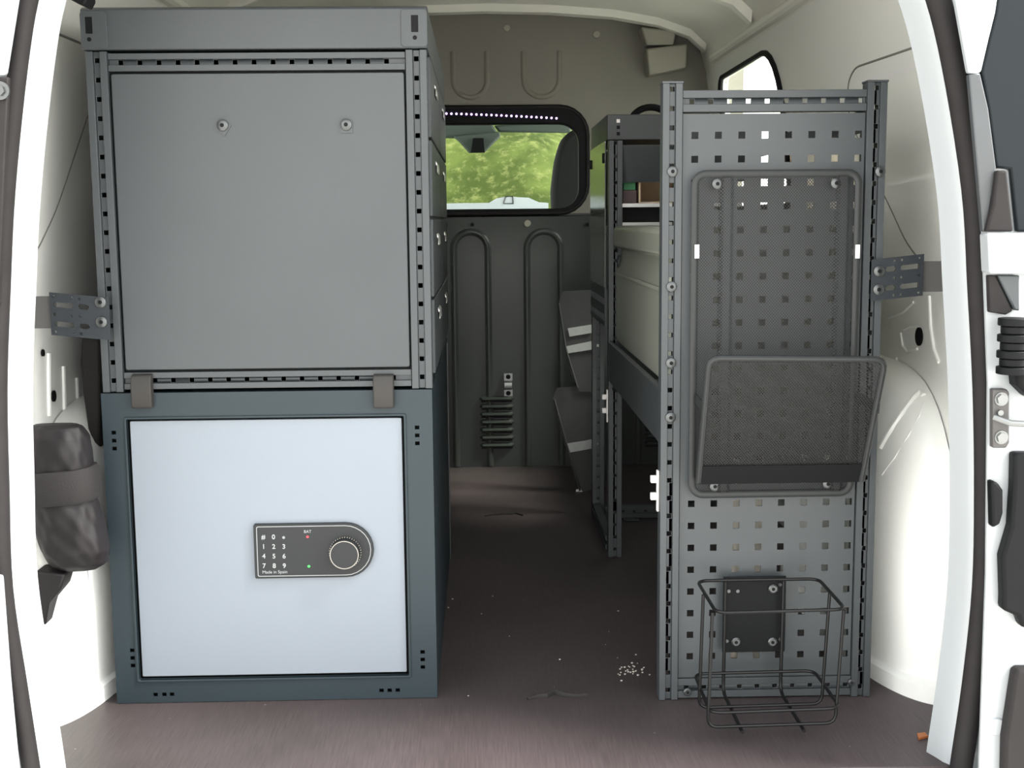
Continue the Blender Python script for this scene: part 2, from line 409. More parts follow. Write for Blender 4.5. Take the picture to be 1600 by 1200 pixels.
# side window (sliding door glass): planar part of the profile between rows 3 and 4
a3, a4 = PROF[3], PROF[4]
def onwall(y, t, off=0):
    return Vector((XC + a3[0]+(a4[0]-a3[0])*t - off, y, a3[1]+(a4[1]-a3[1])*t))
outer = rrect(1.045, 1.86, 0, 1, .001); inner = rrect(1.085, 1.83, .08, .885, (.1, .05, .05, .11))
sc_t = .493
inner = []
for (cy_, ct, a0, q) in ((1.085, .10, 180, .06), (1.83, .10, 270, .06), (1.83, .905, 0, .05), (1.085, .905, 90, .17)):
    sx = 1 if cy_ < 1.4 else -1; sz = 1 if ct < .5 else -1
    for k in range(7):
        a = math.radians(a0+90*k/6); inner.append((cy_+sx*q+q*math.cos(a), ct+(sz*q+q*math.sin(a))/sc_t))
mb = MB(); mb.holed(outer, inner, lambda a, b, w_: onwall(a, b, w_), 0, -.02)
w2 = mb.build('window_2', M['paint'], smooth=True); struct(w2)
cyc = [onwall(a, b, .004) for a, b in inner]
MB().tube(cyc, .008, 8, closed=True).build('window_seal', M['black'], w2, smooth=True)
MB().prism(inner, lambda a, b, w_: onwall(a, b, w_), -.010, -.014).build('glass', M['glass'], w2)
# pressed recess panels, ribs and dark discs on the side walls
def wallx(z, sg):
    for (d0, z0), (d1, z1) in zip(PROF, PROF[1:]):
        if z0 <= z <= z1: return XC + sg*(d0+(d1-d0)*(z-z0)/(z1-z0))
    return XC + sg*.7
def wall_line(pts, sg, r, parent, name='pressed_rib', m=None, sink=.4):
    pts = fillet([(0, y, z) for y, z in pts], .05, 6)
    P = [Vector((wallx(p.z, sg) + sg*(r*sink), p.y, p.z)) for p in pts]
    return MB().tube(P, r, 8).build(name, m or M['paint'], parent, smooth=True)
for sg, wl in ((1, wall_r), (-1, wall_l)):
    poly = [(-.19, 1.10), (.50, 1.115), (.555, 1.09), (.565, 1.03), (.47, .93), (.36, .845), (.28, .775), (.17, .725), (.05, .70), (-.19, .685)]
    if sg < 0: poly = [(-.19, 1.13), (.28, 1.135), (.335, 1.115), (.320, 1.033), (.247, .943), (.162, .84), (.088, .781), (.02, .745), (-.08, .72), (-.19, .705)]
    poly = [(p.y, p.z) for p in fillet([(0, a, b) for a, b in poly], .04, 4, closed=True)]
    n = len(poly); mb = MB()
    cyy = sum(p[0] for p in poly)/n; czz = sum(p[1] for p in poly)/n
    rings = []
    for off, shr in ((.0005, 1.0), (.0016, .985)):
        rings.append([Vector((wallx(czz+(b-czz)*shr, sg) - sg*off, cyy+(a-cyy)*shr, czz+(b-czz)*shr)) for a, b in poly])
    mb.grid(rings, closed_u=True)
    # fill in strips so that the sheet follows the wall
    cen = Vector((wallx(czz, sg)-sg*.0016, cyy, czz)); b0 = len(mb.v); prev = rings[1]
    for sh in (.66, .33):
        cur = [Vector((wallx(czz+(b-czz)*sh, sg)-sg*.0016, cyy+(a-cyy)*sh, czz+(b-czz)*sh)) for a, b in poly]
        mb.grid([prev, cur], closed_u=True); prev = cur
    mb.ring_cap(prev)
    mb.build('pressed_panel', M['paint'], wl, smooth=True, angle=30)
    MB().tube(rings[0], .0024, 6, closed=True).build('shade_line', M['shadeline'], wl, smooth=True)  # grey tube that draws the shadow line around the panel edge
MB().cyl((wallx(.60, 1)-.001, .21, .60), (-1, 0, 0), .017, .003, 20).build('dark_disc', M['black'], wall_r)  # black disc in place of a dark hole in the wall
MB().cyl((wallx(.60, -1)+.001, .14, .52), (1, 0, 0), .010, .003, 16).build('dark_disc', M['black'], wall_l)
MB().cyl((wallx(.60, -1)+.001, .10, .60), (1, 0, 0), .006, .003, 16).build('dark_disc', M['black'], wall_l)
# wheel arches: boxed rounded housings
def arch(sg, xw, a, yc, b, h, p, parent):
    rws = []; N = 64
    prof = [(1.06, 0), (1.055, .028), (1.0, .034), (1.0, .12)]
    for k in range(1, 15):
        t = k/14; ang = t*math.pi/2
        prof.append((math.cos(ang)**.55, .12+(h-.12)*math.sin(ang)))
    for sc_, z in prof:
        r = []
        for k in range(N+1):
            th = math.pi*k/N
            c, s_ = math.cos(th), math.sin(th)
            yy = yc - b*sc_*(abs(c)**(2/p))*(1 if c > 0 else -1); xx = xw - sg*a*sc_*(abs(s_)**(2/p))
            r.append((xx, yy, z))
        rws.append(r)
    o = MB().grid(rws).build('wheel_arch', M['paint'], parent, smooth=True, angle=50)
    return o
ar = arch(1, .800, .132, .42, .445, .545, 2.5, wall_r)
al = arch(-1, -.750, .110, .40, .455, .50, 2.6, wall_l)
# diagonal swage and fold lines pressed into the right arch
from mathutils.bvhtree import BVHTree
def on_surface(o, L):
    t = BVHTree.FromPolygons([v.co for v in o.data.vertices], [tuple(p.vertices) for p in o.data.polygons]); out = []
    for a, b in L:
        h = t.ray_cast(CAM, ((a-800)/FPX*_r + (b-600)/FPX*_d + _f).normalized())
        if h[0]: out.append(h[0])
    return out
for L, r in (([(1376, 700), (1392, 672), (1410, 645), (1428, 620), (1437, 612), (1443, 618)], .0055), ([(1378, 742), (1398, 715), (1420, 680), (1436, 650), (1444, 628)], .0018)):
    P = on_surface(ar, L)
    if len(P) > 2: MB().tube(P, r, 8).build('pressed_rib', M['paint'], ar, smooth=True)

for o_, L, r in ((wall_r, [(1453, 462), (1455, 510), (1460, 545), (1468, 566)], .004), (wall_r, [(1408, 520), (1411, 542), (1418, 550), (1434, 545)], .003), (wall_r, [(1412, 515), (1425, 509), (1436, 511)], .002),
                 (wall_r, [(1401, 560), (1405, 580)], .004), (wall_r, [(1388, 497), (1412, 487), (1428, 472)], .003),
                 (wall_l, [(75, 552), (75, 600), (76, 650)], .005), (wall_l, [(98, 572), (99, 610), (100, 655)], .005), (wall_l, [(119, 590), (120, 620), (122, 660)], .005)):
    P = on_surface(o_, L)
    if len(P) > 1: MB().tube(P, r, 8).build('pressed_rib', M['paint'], o_, smooth=True)
# ------------------------------------------------------------------ bulkhead
YB = 2.05
def lobe(u): return u
wf = MB()
# lower panel leans a little near its top, window sill ledge above
pr = [(2.052, 0), (2.050, .70), (2.036, .80), (2.030, .832), (2.046, .836), (2.046, .842)]
wf.grid([[(x, y, z) for x in (-.80, -.4, 0, .4, .86)] for y, z in pr])
low = wf.build('wall_front', M['bulk'], smooth=True, angle=25); struct(low)
# upper panel with the window opening
WX0, WX1, WZ0, WZ1 = -.30, .346, .846, 1.178
n_ = 6
inn = rrect(WX0, WX1, WZ0, WZ1, .085, n_)
top = [( .86, 1.50), (-.80, 1.50)]
out = []
for (x, z) in inn:
    cx, cz = (WX0+WX1)/2, (WZ0+WZ1)/2
    dx, dz = x-cx, z-cz
    k = 1e9
    if dx > 0: k = min(k, (.86-cx)/dx)
    if dx < 0: k = min(k, (-.80-cx)/dx)
    if dz > 0: k = min(k, (1.50-cz)/dz)
    if dz < 0: k = min(k, (.840-cz)/dz)
    out.append((cx+dx*k, cz+dz*k))
def fixc(o):   # pull the nearest points onto the four corners
    for c in ((-.80, .840), (.86, .840), (.86, 1.50), (-.80, 1.50)):
        i = min(range(len(o)), key=lambda q: (o[q][0]-c[0])**2+(o[q][1]-c[1])**2); o[i] = c
fixc(out)
upn = MB().holed(out, inn, toXZ, 2.048, 2.058).build('upper_panel', M['bulkup'], low)
w1 = MB().holed(rrect(WX0-.012, WX1+.012, WZ0-.010, WZ1+.012, .097, n_), rrect(WX0+.022, WX1-.024, WZ0+.012, WZ1-.050, .062, n_), toXZ, 2.030, 2.066).build('window_1', M['black'], smooth=True, bevel=.004); struct(w1)
MB().prism(rrect(WX0+.018, WX1-.020, WZ0+.008, WZ1-.046, .062, n_), toXZ, 2.050, 2.054).build('glass', M['glass'], w1)
MB().tube([(x, 2.029, z) for x, z in rrect(WX0-.004, WX1+.004, WZ0-.003, WZ1+.004, .09, n_)], .004, 8, closed=True).build('gasket_bead', M['rubber'], w1, smooth=True)
def rib(xa, xb, ztop, zbot, up=False, y=2.050, r=.0125):
    c = (xa+xb)/2; R = (xb-xa)/2; P = [(xa, y, zbot)]
    for k in range(13):
        a = math.pi - math.pi*k/12
        P.append((c+R*math.cos(a), y, (ztop-R+R*math.sin(a)) if not up else (ztop+R-R*math.sin(a))))
    P.append((xb, y, zbot))
    return P
def fillet_rib(P):
    out = []
    for a, b in zip(P, P[1:]):
        n = 12 if abs(a[2]-b[2]) > .2 else 1
        out += [tuple(a[i]+(b[i]-a[i])*k/n for i in range(3)) for k in range(n)]
    return out + [P[-1]]
for xa, xb in ((-.088, .024), (.152, .264), (.398, .522), (-.33, -.21), (-.56, -.45)):
    P = [(x, 2.050 - (max(0, z-.70)*.14), z) for x, y, z in fillet_rib(rib(xa, xb, .785, .004))]
    MB().tube(P, .012, 10, ry=.009).build('pressed_rib', M['bulk'], low, smooth=True)
for xa, xb in ((-.080, .028), (.146, .262)):
    P = rib(xa, xb, 1.215, 1.36, up=True)
    MB().tube(P, .009, 10, ry=.007).build('pressed_rib', M['bulkup'], low, smooth=True)
def louvres(x0, x1, n, z0=.232):
    mb = MB()
    for k in range(n):
        z = z0 - k*.0262
        rws = []
        for y_, dz in ((2.051, .008), (2.040, .006), (2.034, -.001), (2.040, -.0075), (2.047, -.0085)):
            rws.append([(x0-.004, 2.052, z+dz*.2), (x0+.006, y_, z+dz), (x1-.006, y_, z+dz), (x1+.004, 2.052, z+dz*.2)])
        mb.grid(rws)
    mb.build('vent_louvres', M['bulk'], low, smooth=True, angle=50)
    mb = MB()
    for k in range(n):
        mb.box(x0+.002, x1-.002, 2.0475, 2.0500, z0-k*.0262-.0125, z0-k*.0262-.0085)
    mb.build('vent_slots', M['black'], low)
louvres(-.006, .102, 7); louvres(.268, .378, 7); louvres(.545, .655, 7)
for px, py, y in ((792, 44, 2.046), (932, 54, 2.046), (824, 349, 2.030)):
    x, z = at(px, py, y); MB().cyl((x, y, z), (0, -1, 0), .012, .004, 18, .010).build('screw_cap', M['cream'], low, smooth=True)
for px, py in ((697, 351), (738, 351), (918, 351)):
    x, z = at(px, py, 2.030); MB().cyl((x, 2.032, z), (0, -1, 0), .006, .004, 14, .005).build('screw_cap', M['black'], low, smooth=True)
# side bracket blocks where the roof bow meets the right side
for (pa, pb, pc, pd) in (((1000, 44), (1055, 50), (1050, 72), (1008, 72)), ((1008, 78), (1072, 70), (1070, 108), (1012, 119))):
    P = [at(*q, 2.0) for q in (pa, pb, pc, pd)]
    MB().prism(P, toXZ, 1.97, 2.046).build('bow_bracket', M['cream'], ceil, bevel=.006)
# small zinc bracket with two screws on the bulkhead
t = thing('zinc_bracket', (.085, 2.05, .238), 'small bright zinc bracket screwed to the bulkhead above the louvred vent', 'bracket')
mb = MB().box(.073, .101, 2.044, 2.0485, .292, .316).box(.073, .101, 2.044, 2.0485, .240, .262)
mb.grid([[(x, y, z) for x in (.074, .099)] for y, z in ((2.044, .262), (2.030, .267), (2.028, .277), (2.030, .287), (2.044, .292))])
mb.build('saddle', M['steel'], t, smooth=True, angle=30)
for z in (.305, .250): MB().cyl((.087, 2.044, z), (0, -1, 0), .008, .005, 14, .006).build('screw', M['black'], t, smooth=True)

# ------------------------------------------------------------------ rear opening: pillars with rubber seals
Lp = [(-.633, -.06), (-.636, 0), (-.649, .152), (-.661, .30), (-.657, .445), (-.651, .587), (-.638, .726), (-.623, .862), (-.596, 1.027), (-.572, 1.127), (-.535, 1.20), (-.47, 1.25)]
Rp = [(.672, -.06), (.676, 0), (.690, .135), (.699, .280), (.696, .426), (.688, .570), (.675, .712), (.661, .851), (.627, 1.019), (.596, 1.121), (.555, 1.20), (.49, 1.25)]
def smooth_path(P, n=5):
    out = []
    for i in range(len(P)-1):
        p0 = Vector(P[max(i-1, 0)]); p1 = Vector(P[i]); p2 = Vector(P[i+1]); p3 = Vector(P[min(i+2, len(P)-1)])
        for k in range(n):
            t_ = k/n
            out.append(.5*((2*p1)+(p2-p0)*t_+(2*p0-5*p1+4*p2-p3)*t_*t_+(3*p1-p0-3*p2+p3)*t_**3))
    out.append(Vector(P[-1])); return out
def pillar(path, sg, name, seal_w, offs):
    """offs: (outward, Y) pairs"""
    P = smooth_path([(a, b) for a, b in path]); rws = []; sl = []
    for i, p in enumerate(P):
        a = P[max(i-1, 0)]; b = P[min(i+1, len(P)-1)]; t_ = (b-a).normalized()
        nrm = Vector((t_.y, -t_.x))*(1 if sg > 0 else -1)
        rws.append([(p.x+nrm.x*o, y, p.y+nrm.y*o) for o, y in offs])
        sl.append((p.x+nrm.x*seal_w[0], -.282, p.y+nrm.y*seal_w[0]))
    o = MB().grid(rws).build(name, M['framewhite'], smooth=True, angle=40); struct(o)
    rows2 = []
    for s_, q in zip(sl, rws):
        rows2.append(s_)
    MB().tube(rows2, seal_w[1], 14, ry=.016, cap=True).build('rubber_seal', M['rubber'], o, smooth=True)
    return o, P
offsL = [(.10, -.12), (.040, -.18), (.010, -.204), (0, -.222), (.006, -.238), (.013, -.258), (.020, -.268), (.026, -.274), (.075, -.274), (.085, -.29), (.085, -.33)]
offsR = [(.10, -.12), (.040, -.18), (.010, -.204), (0, -.222), (.006, -.238), (.012, -.258), (.018, -.268), (.026, -.274), (.075, -.274), (.085, -.29), (.085, -.33)]
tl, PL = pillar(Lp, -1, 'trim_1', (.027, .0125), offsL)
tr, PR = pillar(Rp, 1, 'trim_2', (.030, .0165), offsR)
# header over the opening
hp = [(-.47, 1.25), (-.3, 1.275), (0.02, 1.285), (.33, 1.275), (.49, 1.25)]
rws = []
for x, z in smooth_path(hp): rws.append([(x, y, z+o) for o, y in ((.20, -.10), (.012, -.13), (0, -.15), (0, -.222), (.012, -.258), (.02, -.27), (.09, -.274), (.1, -.33), (.22, -.33), (.24, -.20))])
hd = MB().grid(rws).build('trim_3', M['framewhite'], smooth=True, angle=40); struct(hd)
MB().tube([(x, -.282, z+.03) for x, z in smooth_path(hp)], .014, 12).build('rubber_seal', M['rubber'], hd, smooth=True)
# outer quarter skin beside the pillars, keeps daylight out of the wall cavity
for sg, P, o in ((-1, PL, tl), (1, PR, tr)):
    rws = []
    for p in P:
        rws.append([(p.x+sg*.08, -.325, p.y), (p.x+sg*.13, -.325, p.y), (p.x+sg*.165, -.30, p.y), (p.x+sg*.17, -.15, p.y)])
    MB().grid(rws).build('outer_quarter_panel', M['framewhite'], o, smooth=True)
# black plug hanging by the left pillar top
x0, z0 = at(112, 2, -.12); x1, z1 = at(144, 12, -.12)
plug = MB().prism([(x0, z0+.03), (x0+.002, z0), (x1-.006, z1-.001), (x1, z0), (x1+.001, z0+.03)], toXZ, -.14, -.10).build('rubber_bump_stop', M['black'], tl, bevel=.003)

# right rear door side: hinge pillar face with trim seen beyond the seal
YD = -.345
def pp(L, y=YD): return [at(a, b, y) for a, b in L]
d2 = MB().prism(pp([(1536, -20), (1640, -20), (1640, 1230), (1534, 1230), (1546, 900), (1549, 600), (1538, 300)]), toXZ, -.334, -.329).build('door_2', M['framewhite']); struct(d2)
MB().prism(pp([(1490, -20), (1562, -20), (1556, 20), (1546, 60), (1534, 112), (1527, 116), (1514, 114)]), toXZ, YD, -.332).build('painted_corner', M['framewhite'], d2, bevel=.003)
MB().prism(pp([(1514, 116), (1532, 114), (1545, 170), (1557, 262), (1548, 320), (1541, 362), (1536, 362)]), toXZ, YD, -.333).build('lamp_housing', M['darkgrey'], d2, bevel=.002)
MB().prism(pp([(1562, -20), (1640, -20), (1640, 362), (1590, 362), (1580, 264), (1558, 262), (1546, 170), (1535, 112), (1547, 60), (1557, 20)]), toXZ, YD+.002, -.333).build('tail_lamp_backing', M['lens'], d2, bevel=.003)
MB().prism(pp([(1558, 266), (1574, 266), (1584, 362), (1541, 362), (1552, 320)], YD-.01), toXZ, YD-.01, YD+.003).build('cover_flap', M['rubber'], d2, bevel=.003)
MB().prism(pp([(1544, 364), (1640, 364), (1640, 428), (1547, 428)], YD-.02), toXZ, YD-.02, -.333).build('white_block', M['framewhite'], d2, bevel=.004)
MB().prism(pp([(1545, 430), (1556, 430), (1583, 486), (1572, 492), (1547, 488)]), toXZ, YD, -.333).build('lower_flap', M['rubber'], d2, bevel=.002)
MB().prism(pp([(1558, 430), (1592, 430), (1592, 486), (1584, 484)]), toXZ, YD-.003, -.333).build('lower_wedge', M['panelgrey'], d2, bevel=.002)
mb = MB()
cx, cz = at(1590, 500, -.37)
for k in range(7): mb.cyl((cx, -.362, cz+.002-k*.011), (0, 0, -1), .022 if k % 2 == 0 else .018, .010, 20)
mb.build('cable_gaiter', M['black'], d2, smooth=True, bevel=.001)
MB().prism(pp([(1576, 560), (1640, 560), (1640, 618), (1600, 620), (1580, 600)]), toXZ, -.37, -.333).build('cable_sleeve', M['black'], d2, bevel=.006)
def d_hinge(y0, y1):
    return MB().prism(pp([(1551, y0), (1573, y0), (1577, y0+6), (1577, y1-8), (1572, y1), (1551, y1)]), toXZ, -.346, -.333).build('hinge', M['bar'], d2, bevel=.002)
h = d_hinge(608, 700)
for py in (624, 684):
    x, z = at(1566, py, -.35); MB().cyl((x, -.346, z), (0, -1, 0), .0075, .006, 6).cyl((x, -.346, z), (0, -1, 0), .0095, .002, 18).build('hinge_bolt', M['steel'], h)
x, z = at(1563, 645, -.35); MB().cyl((x, -.346, z), (0, -1, 0), .004, .006, 12).build('hinge_bolt', M['steel'], h)
xa, za = at(1556, 655, -.36); xb, zb_ = at(1640, 664, -.36)
MB().tube([(xa, -.352, za+.002), (xa+.02, -.362, (za+zb_)/2-.001), (xb, -.362, zb_)], .0045, 10).build('check_rod', M['steel'], d2, smooth=True)
MB().prism(pp([(1546, 750), (1556, 752), (1565, 765), (1565, 800), (1560, 818), (1548, 824)]), toXZ, -.352, -.333).build('rubber_buffer', M['black'], d2, bevel=.004)
MB().prism(pp([(1580, 706), (1640, 706), (1640, 978), (1592, 978), (1586, 960), (1562, 950), (1563, 930), (1561, 868), (1575, 820), (1579, 760)]), toXZ, -.356, -.333).build('black_moulding', M['black'], d2, bevel=.005)
MB().prism(pp([(1582, 1046), (1590, 1042), (1640, 1042), (1640, 1230), (1564, 1230), (1566, 1150)]), toXZ, -.356, -.333).build('lower_moulding', M['rubber'], d2, bevel=.005)
MB().cyl((*at(1557, 1136, -.336)[:1], -.334, at(1557, 1136, -.336)[1]), (0, -1, 0), .014, .003, 24, .012).build('blanking_cap', M['framewhite'], d2, smooth=True)
# left rear door side
d1 = MB().prism(pp([(-60, -20), (30, -20), (8, 118), (-60, 114)]), toXZ, YD, -.333).build('door_1', M['framewhite'], bevel=.004); struct(d1)
MB().prism(pp([(-60, 118), (12, 120), (4, 300), (-3, 480), (-60, 480)]), toXZ, YD+.002, -.333).build('lamp_housing', M['rubber'], d1, bevel=.002)
x, z = at(4, 142, YD); MB().cyl((x-.002, YD, z), (0, -1, 0), .012, .004, 20).cyl((x-.002, YD-.004, z), (0, -1, 0), .007, .004, 6).build('lamp_bolt', M['bolt'], d1)
MB().prism(pp([(-60, 900), (2, 900), (14, 1060), (30, 1230), (-60, 1230)]), toXZ, YD, -.333).build('lower_corner', M['framewhite'], d1, bevel=.004)

# ------------------------------------------------------------------ left rack: upper cabinet
XL0, XL1, YF = -.629, -.083, .03
up = thing('rack_cabinet', (-.356, .03, .538), 'tall grey steel rack cabinet with a blank end panel, standing on the white-doored locker', 'cabinet')
ZB, ZT = .540, 1.092
# posts
for x0 in (XL0, XL1-.034):
    mb = MB(); channel(mb, Vector((x0, YF, ZB)), X_, Z_, Y_, .034, ZT-ZB-.001, groove=.011)
    mb.build('post', M['grey'], up, bevel=.0008)
for x0 in (XL0, XL1-.034):
    mb = MB(); channel(mb, Vector((x0+.034, 1.0, ZB)), -X_, Z_, -Y_, .034, ZT-ZB-.001)
    mb.build('post', M['grey'], up)
# rails
for zz in (ZB+.004, ZT-.032):
    mb = MB(); channel(mb, Vector((XL0+.035, YF+.003, zz)), Z_, X_, Y_, .028, XL1-XL0-.070, depth=.022, groove=.009, rec=.006)
    mb.build('rail', M['grey'], up, bevel=.0008)
# end panel, slightly sunk and with a dark joint around
px0, px1, pz0, pz1 = XL0+.037, XL1-.036, ZB+.036, ZT-.036
MB().box(px0-.002, px1+.002, YF+.014, YF+.016, pz0-.004, pz1+.004).build('backing_sheet', M['black'], up)
pan = MB().prism(rrect(px0+.001, px1-.001, pz0, pz1, .004, 3), toXZ, YF+.004, YF+.013).build('end_panel', M['panelgrey'], up, bevel=.0012)
# fascia
MB().prism([(.0, ZT+.001), (.0, 1.156), (.008, 1.160), (.97, 1.160), (.97, ZT+.001)], lambda a, b, w_: (w_, YF-.002+a, b), XL0-.004, XL1+.002).build('fascia', M['grey'], up, bevel=.002)
for xs, nm in ((XL1-.040, 1), (XL0-.004, 0)):
    cpw = MB().holed(rrect(xs, xs+.042, ZT+.003, 1.153, .005, 3), rrect(xs+.0165 if nm else xs+.008, (xs+.0165 if nm else xs+.008)+.011, 1.118, 1.144, .0005, 3), toXZ, YF-.0045, YF-.002)
    c = cpw.build('cover_plate', M['grey'], up, bevel=.0006)
    xo = xs+.0165 if nm else xs+.008
    MB().box(xo, xo+.011, YF-.0032, YF-.0024, 1.118, 1.144).build('slot', M['black'], c)
    MB().cyl((xo+.0055, YF-.0040, 1.109), (0, -1, 0), .0035, .0010, 14).build('slot', M['black'], c)
# two bolts with lozenge washers
for i, (px, py) in enumerate(((348, 196), (541, 195))):
    x, z = at(px, py, YF+.004)
    a0 = math.radians(12 if i == 0 else 45); s_ = .0145
    q = [(x+s_*math.cos(a0+math.pi/2*k), z-.003+s_*math.sin(a0+math.pi/2*k)) for k in range(4)]
    b = bolt('bolt', up, x, YF+.002, z, .0095, M['bolt'])
    MB().prism(q, toXZ, YF+.0022, YF+.0038).build('washer', M['panelgrey'], b)
# latches that bridge cabinet and locker
for xl in (221, 599):
    xa, _ = at(xl-16, 612, YF-.01); xb, _ = at(xl+16, 612, YF-.01)
    z1_ = at(xl, 585, YF-.01)[1]; z0_ = at(xl, 638, YF-.01)[1]
    l = MB().prism([(z1_, YF+.004), (z1_-.002, YF-.010), (z1_-.014, YF-.015), (z0_+.006, YF-.015), (z0_, YF-.012), (z0_, YF+.004)], lambda a, b, w_: (w_, b, a), xa, xb).build('latch', M['latch'], up, bevel=.002)
# aisle side of the cabinet: drawers with lips
side = MB().box(XL1-.006, XL1-.003, YF+.034, .966, ZB+.01, ZT).build('side_frame', M['darkgrey'], up)
dz = [ (.955, 1.085), (.825, .950), (.690, .820), (.560, .685)]
for (z0_, z1_) in dz:
    for (y0_, y1_) in ((.075, .51), (.52, .955)):
        d = MB().box(XL1-.003, XL1+.004, y0_, y1_, z0_, z1_).build('drawer', M['grey'], up, bevel=.0015)
        ym = (y0_+y1_)/2
        MB().prism([(XL1+.004, z1_-.025), (XL1+.007, z1_-.030), (XL1+.008, z1_-.046), (XL1+.006, z1_-.046), (XL1+.006, z1_-.034), (XL1+.004, z1_-.032)], toXZ, ym-.045, ym+.045).build('handle', M['alu'], d, bevel=.0008)
MB().box(XL0+.004, XL0+.007, YF+.034, .97, ZB+.01, ZT).build('wall_side_sheet', M['darkgrey'], up)
MB().box(XL0+.036, XL1-.036, .985, .99, ZB+.01, ZT).build('inner_sheet', M['darkgrey'], up)
# lower locker
lk = thing('safe_locker', (-.356, .03, 0), 'blue-grey steel locker with a white door and keypad lock, under the rack cabinet', 'locker')
LX0, LX1 = -.633, -.084
dx0, dx1, dz0, dz1 = -.589, -.136, .046, .490
hole = [(dx0-.0035, dz0-.0035), (dx1+.0035, dz1+.0035)]
# front frame with real little holes
def frame_front():
    mb = MB()
    hs_sq = [(-.615, .472), (-.615, .4585), (-.615, .445), (-.110, .474), (-.110, .4605), (-.110, .447), (-.603, .095), (-.603, .0815), (-.603, .068), (-.108, .083), (-.108, .0695), (-.108, .056)]
    bx = [(-.567, .0155), (-.552, .0155), (-.539, .0155), (-.180, .0155), (-.166, .0155), (-.152, .0155)]
    us = sorted(set([LX0, LX1, dx0-.004, dx1+.004] + [round(x-.0038, 5) for x, _ in hs_sq+bx] + [round(x+.0038, 5) for x, _ in hs_sq+bx]))
    vs_ = sorted(set([0.001, .538, dz0-.004, dz1+.004] + [round(z-.0032, 5) for _, z in hs_sq+bx] + [round(z+.0032, 5) for _, z in hs_sq+bx]))
    def hl(i, j):
        u = (us[i]+us[i+1])/2; v = (vs_[j]+vs_[j+1])/2
        if dx0-.004 < u < dx1+.004 and dz0-.004 < v < dz1+.004: return True
        return any(abs(u-x) < .0037 and abs(v-z) < .0031 for x, z in hs_sq+bx)
    mb.perf(Vector((0, YF+.001, 0)), X_, Z_, Y_, us, vs_, hl, .003)
    return mb
frame_front().build('front_frame', M['locker'], lk)
bd = MB()
bd.box(LX0, LX0+.002, YF+.004, .97, .001, .538).box(LX1-.002, LX1, YF+.004, .97, .001, .538).box(LX0+.002, LX1-.002, YF+.004, .97, .536, .538).box(LX0+.002, LX1-.002, YF+.004, .97, .001, .003)
bd.box(LX0+.002, LX1-.002, .966, .97, .003, .536)
bd.build('body', M['locker'], lk, bevel=.0006)
MB().box(LX0+.003, LX1-.003, YF+.020, YF+.022, .004, .534).build('inner_sheet', M['black'], lk)
# raised inner lip of the frame
MB().holed(rrect(dx0-.008, dx1+.008, dz0-.008, dz1+.008, .003, 2), rrect(dx0-.004, dx1+.004, dz0-.004, dz1+.004, .002, 2), toXZ, YF-.002, YF+.010).build('door_rebate', M['locker'], lk, bevel=.001)
dr = MB().prism(rrect(dx0, dx1, dz0, dz1, .002, 2), toXZ, YF+.006, YF+.018).build('door', M['whitedoor'], lk, bevel=.0008); dr['label'] = 'white laminate door'
# side of locker facing the aisle: perforated edge strip
mb = MB(); channel(mb, Vector((LX1+.003, .93, .002)), -Y_, Z_, -X_, .034, .53, depth=.002, rec=.0005); mb.build('side_post', M['grey'], lk)
# keypad
kx0, kz1 = at(396, 819, YF); kx1, kz0 = at(585, 902, YF)
kz0 = at(490, 902, YF)[1]
hh = (kz1-kz0)/2
def dshape(x0, x1, z0, z1, r=.003, n=14):
    R = (z1-z0)/2; cx_ = x1-R; cz_ = (z0+z1)/2; P = []
    for k in range(5):
        a = math.radians(180+90*k/4); P.append((x0+r+r*math.cos(a), z0+r+r*math.sin(a)))
    for k in range(n+1):
        a = math.radians(-90+180*k/n); P.append((cx_+R*math.cos(a), cz_+R*math.sin(a)))
    for k in range(5):
        a = math.radians(90+90*k/4); P.append((x0+r+r*math.cos(a), z1-r+r*math.sin(a)))
    return P
kp = MB().prism(dshape(kx0, kx1, kz0, kz1), toXZ, YF-.003, YF+.006).build('keypad_plate', M['lockplate'], lk, bevel=.001)
o1 = dshape(kx0+.0048, kx1-.0042, kz0+.0036, kz1-.0036, .003); i1 = dshape(kx0+.0059, kx1-.0053, kz0+.0047, kz1-.0047, .0025)
MB().holed(o1, i1, toXZ, YF-.0036, YF-.0029).build('border_line', M['ink'], kp)
kcx, kcz = at(540, 862, YF)
MB().cyl((kcx, YF-.003, kcz), (0, -1, 0), .0252, .018, 40, .0238).build('knob', M['lockplate'], kp, smooth=True)
def annulus(cx_, cz_, r0, r1, y0, y1, n=40):
    c = lambda r: [(cx_+r*math.cos(2*math.pi*k/n), cz_+r*math.sin(2*math.pi*k/n)) for k in range(n)]
    return MB().holed(c(r1), c(r0), toXZ, y0, y1)
annulus(kcx, kcz, .0228, .0243, YF-.0222, YF-.0208).build('knob_ring', M['ring'], kp)
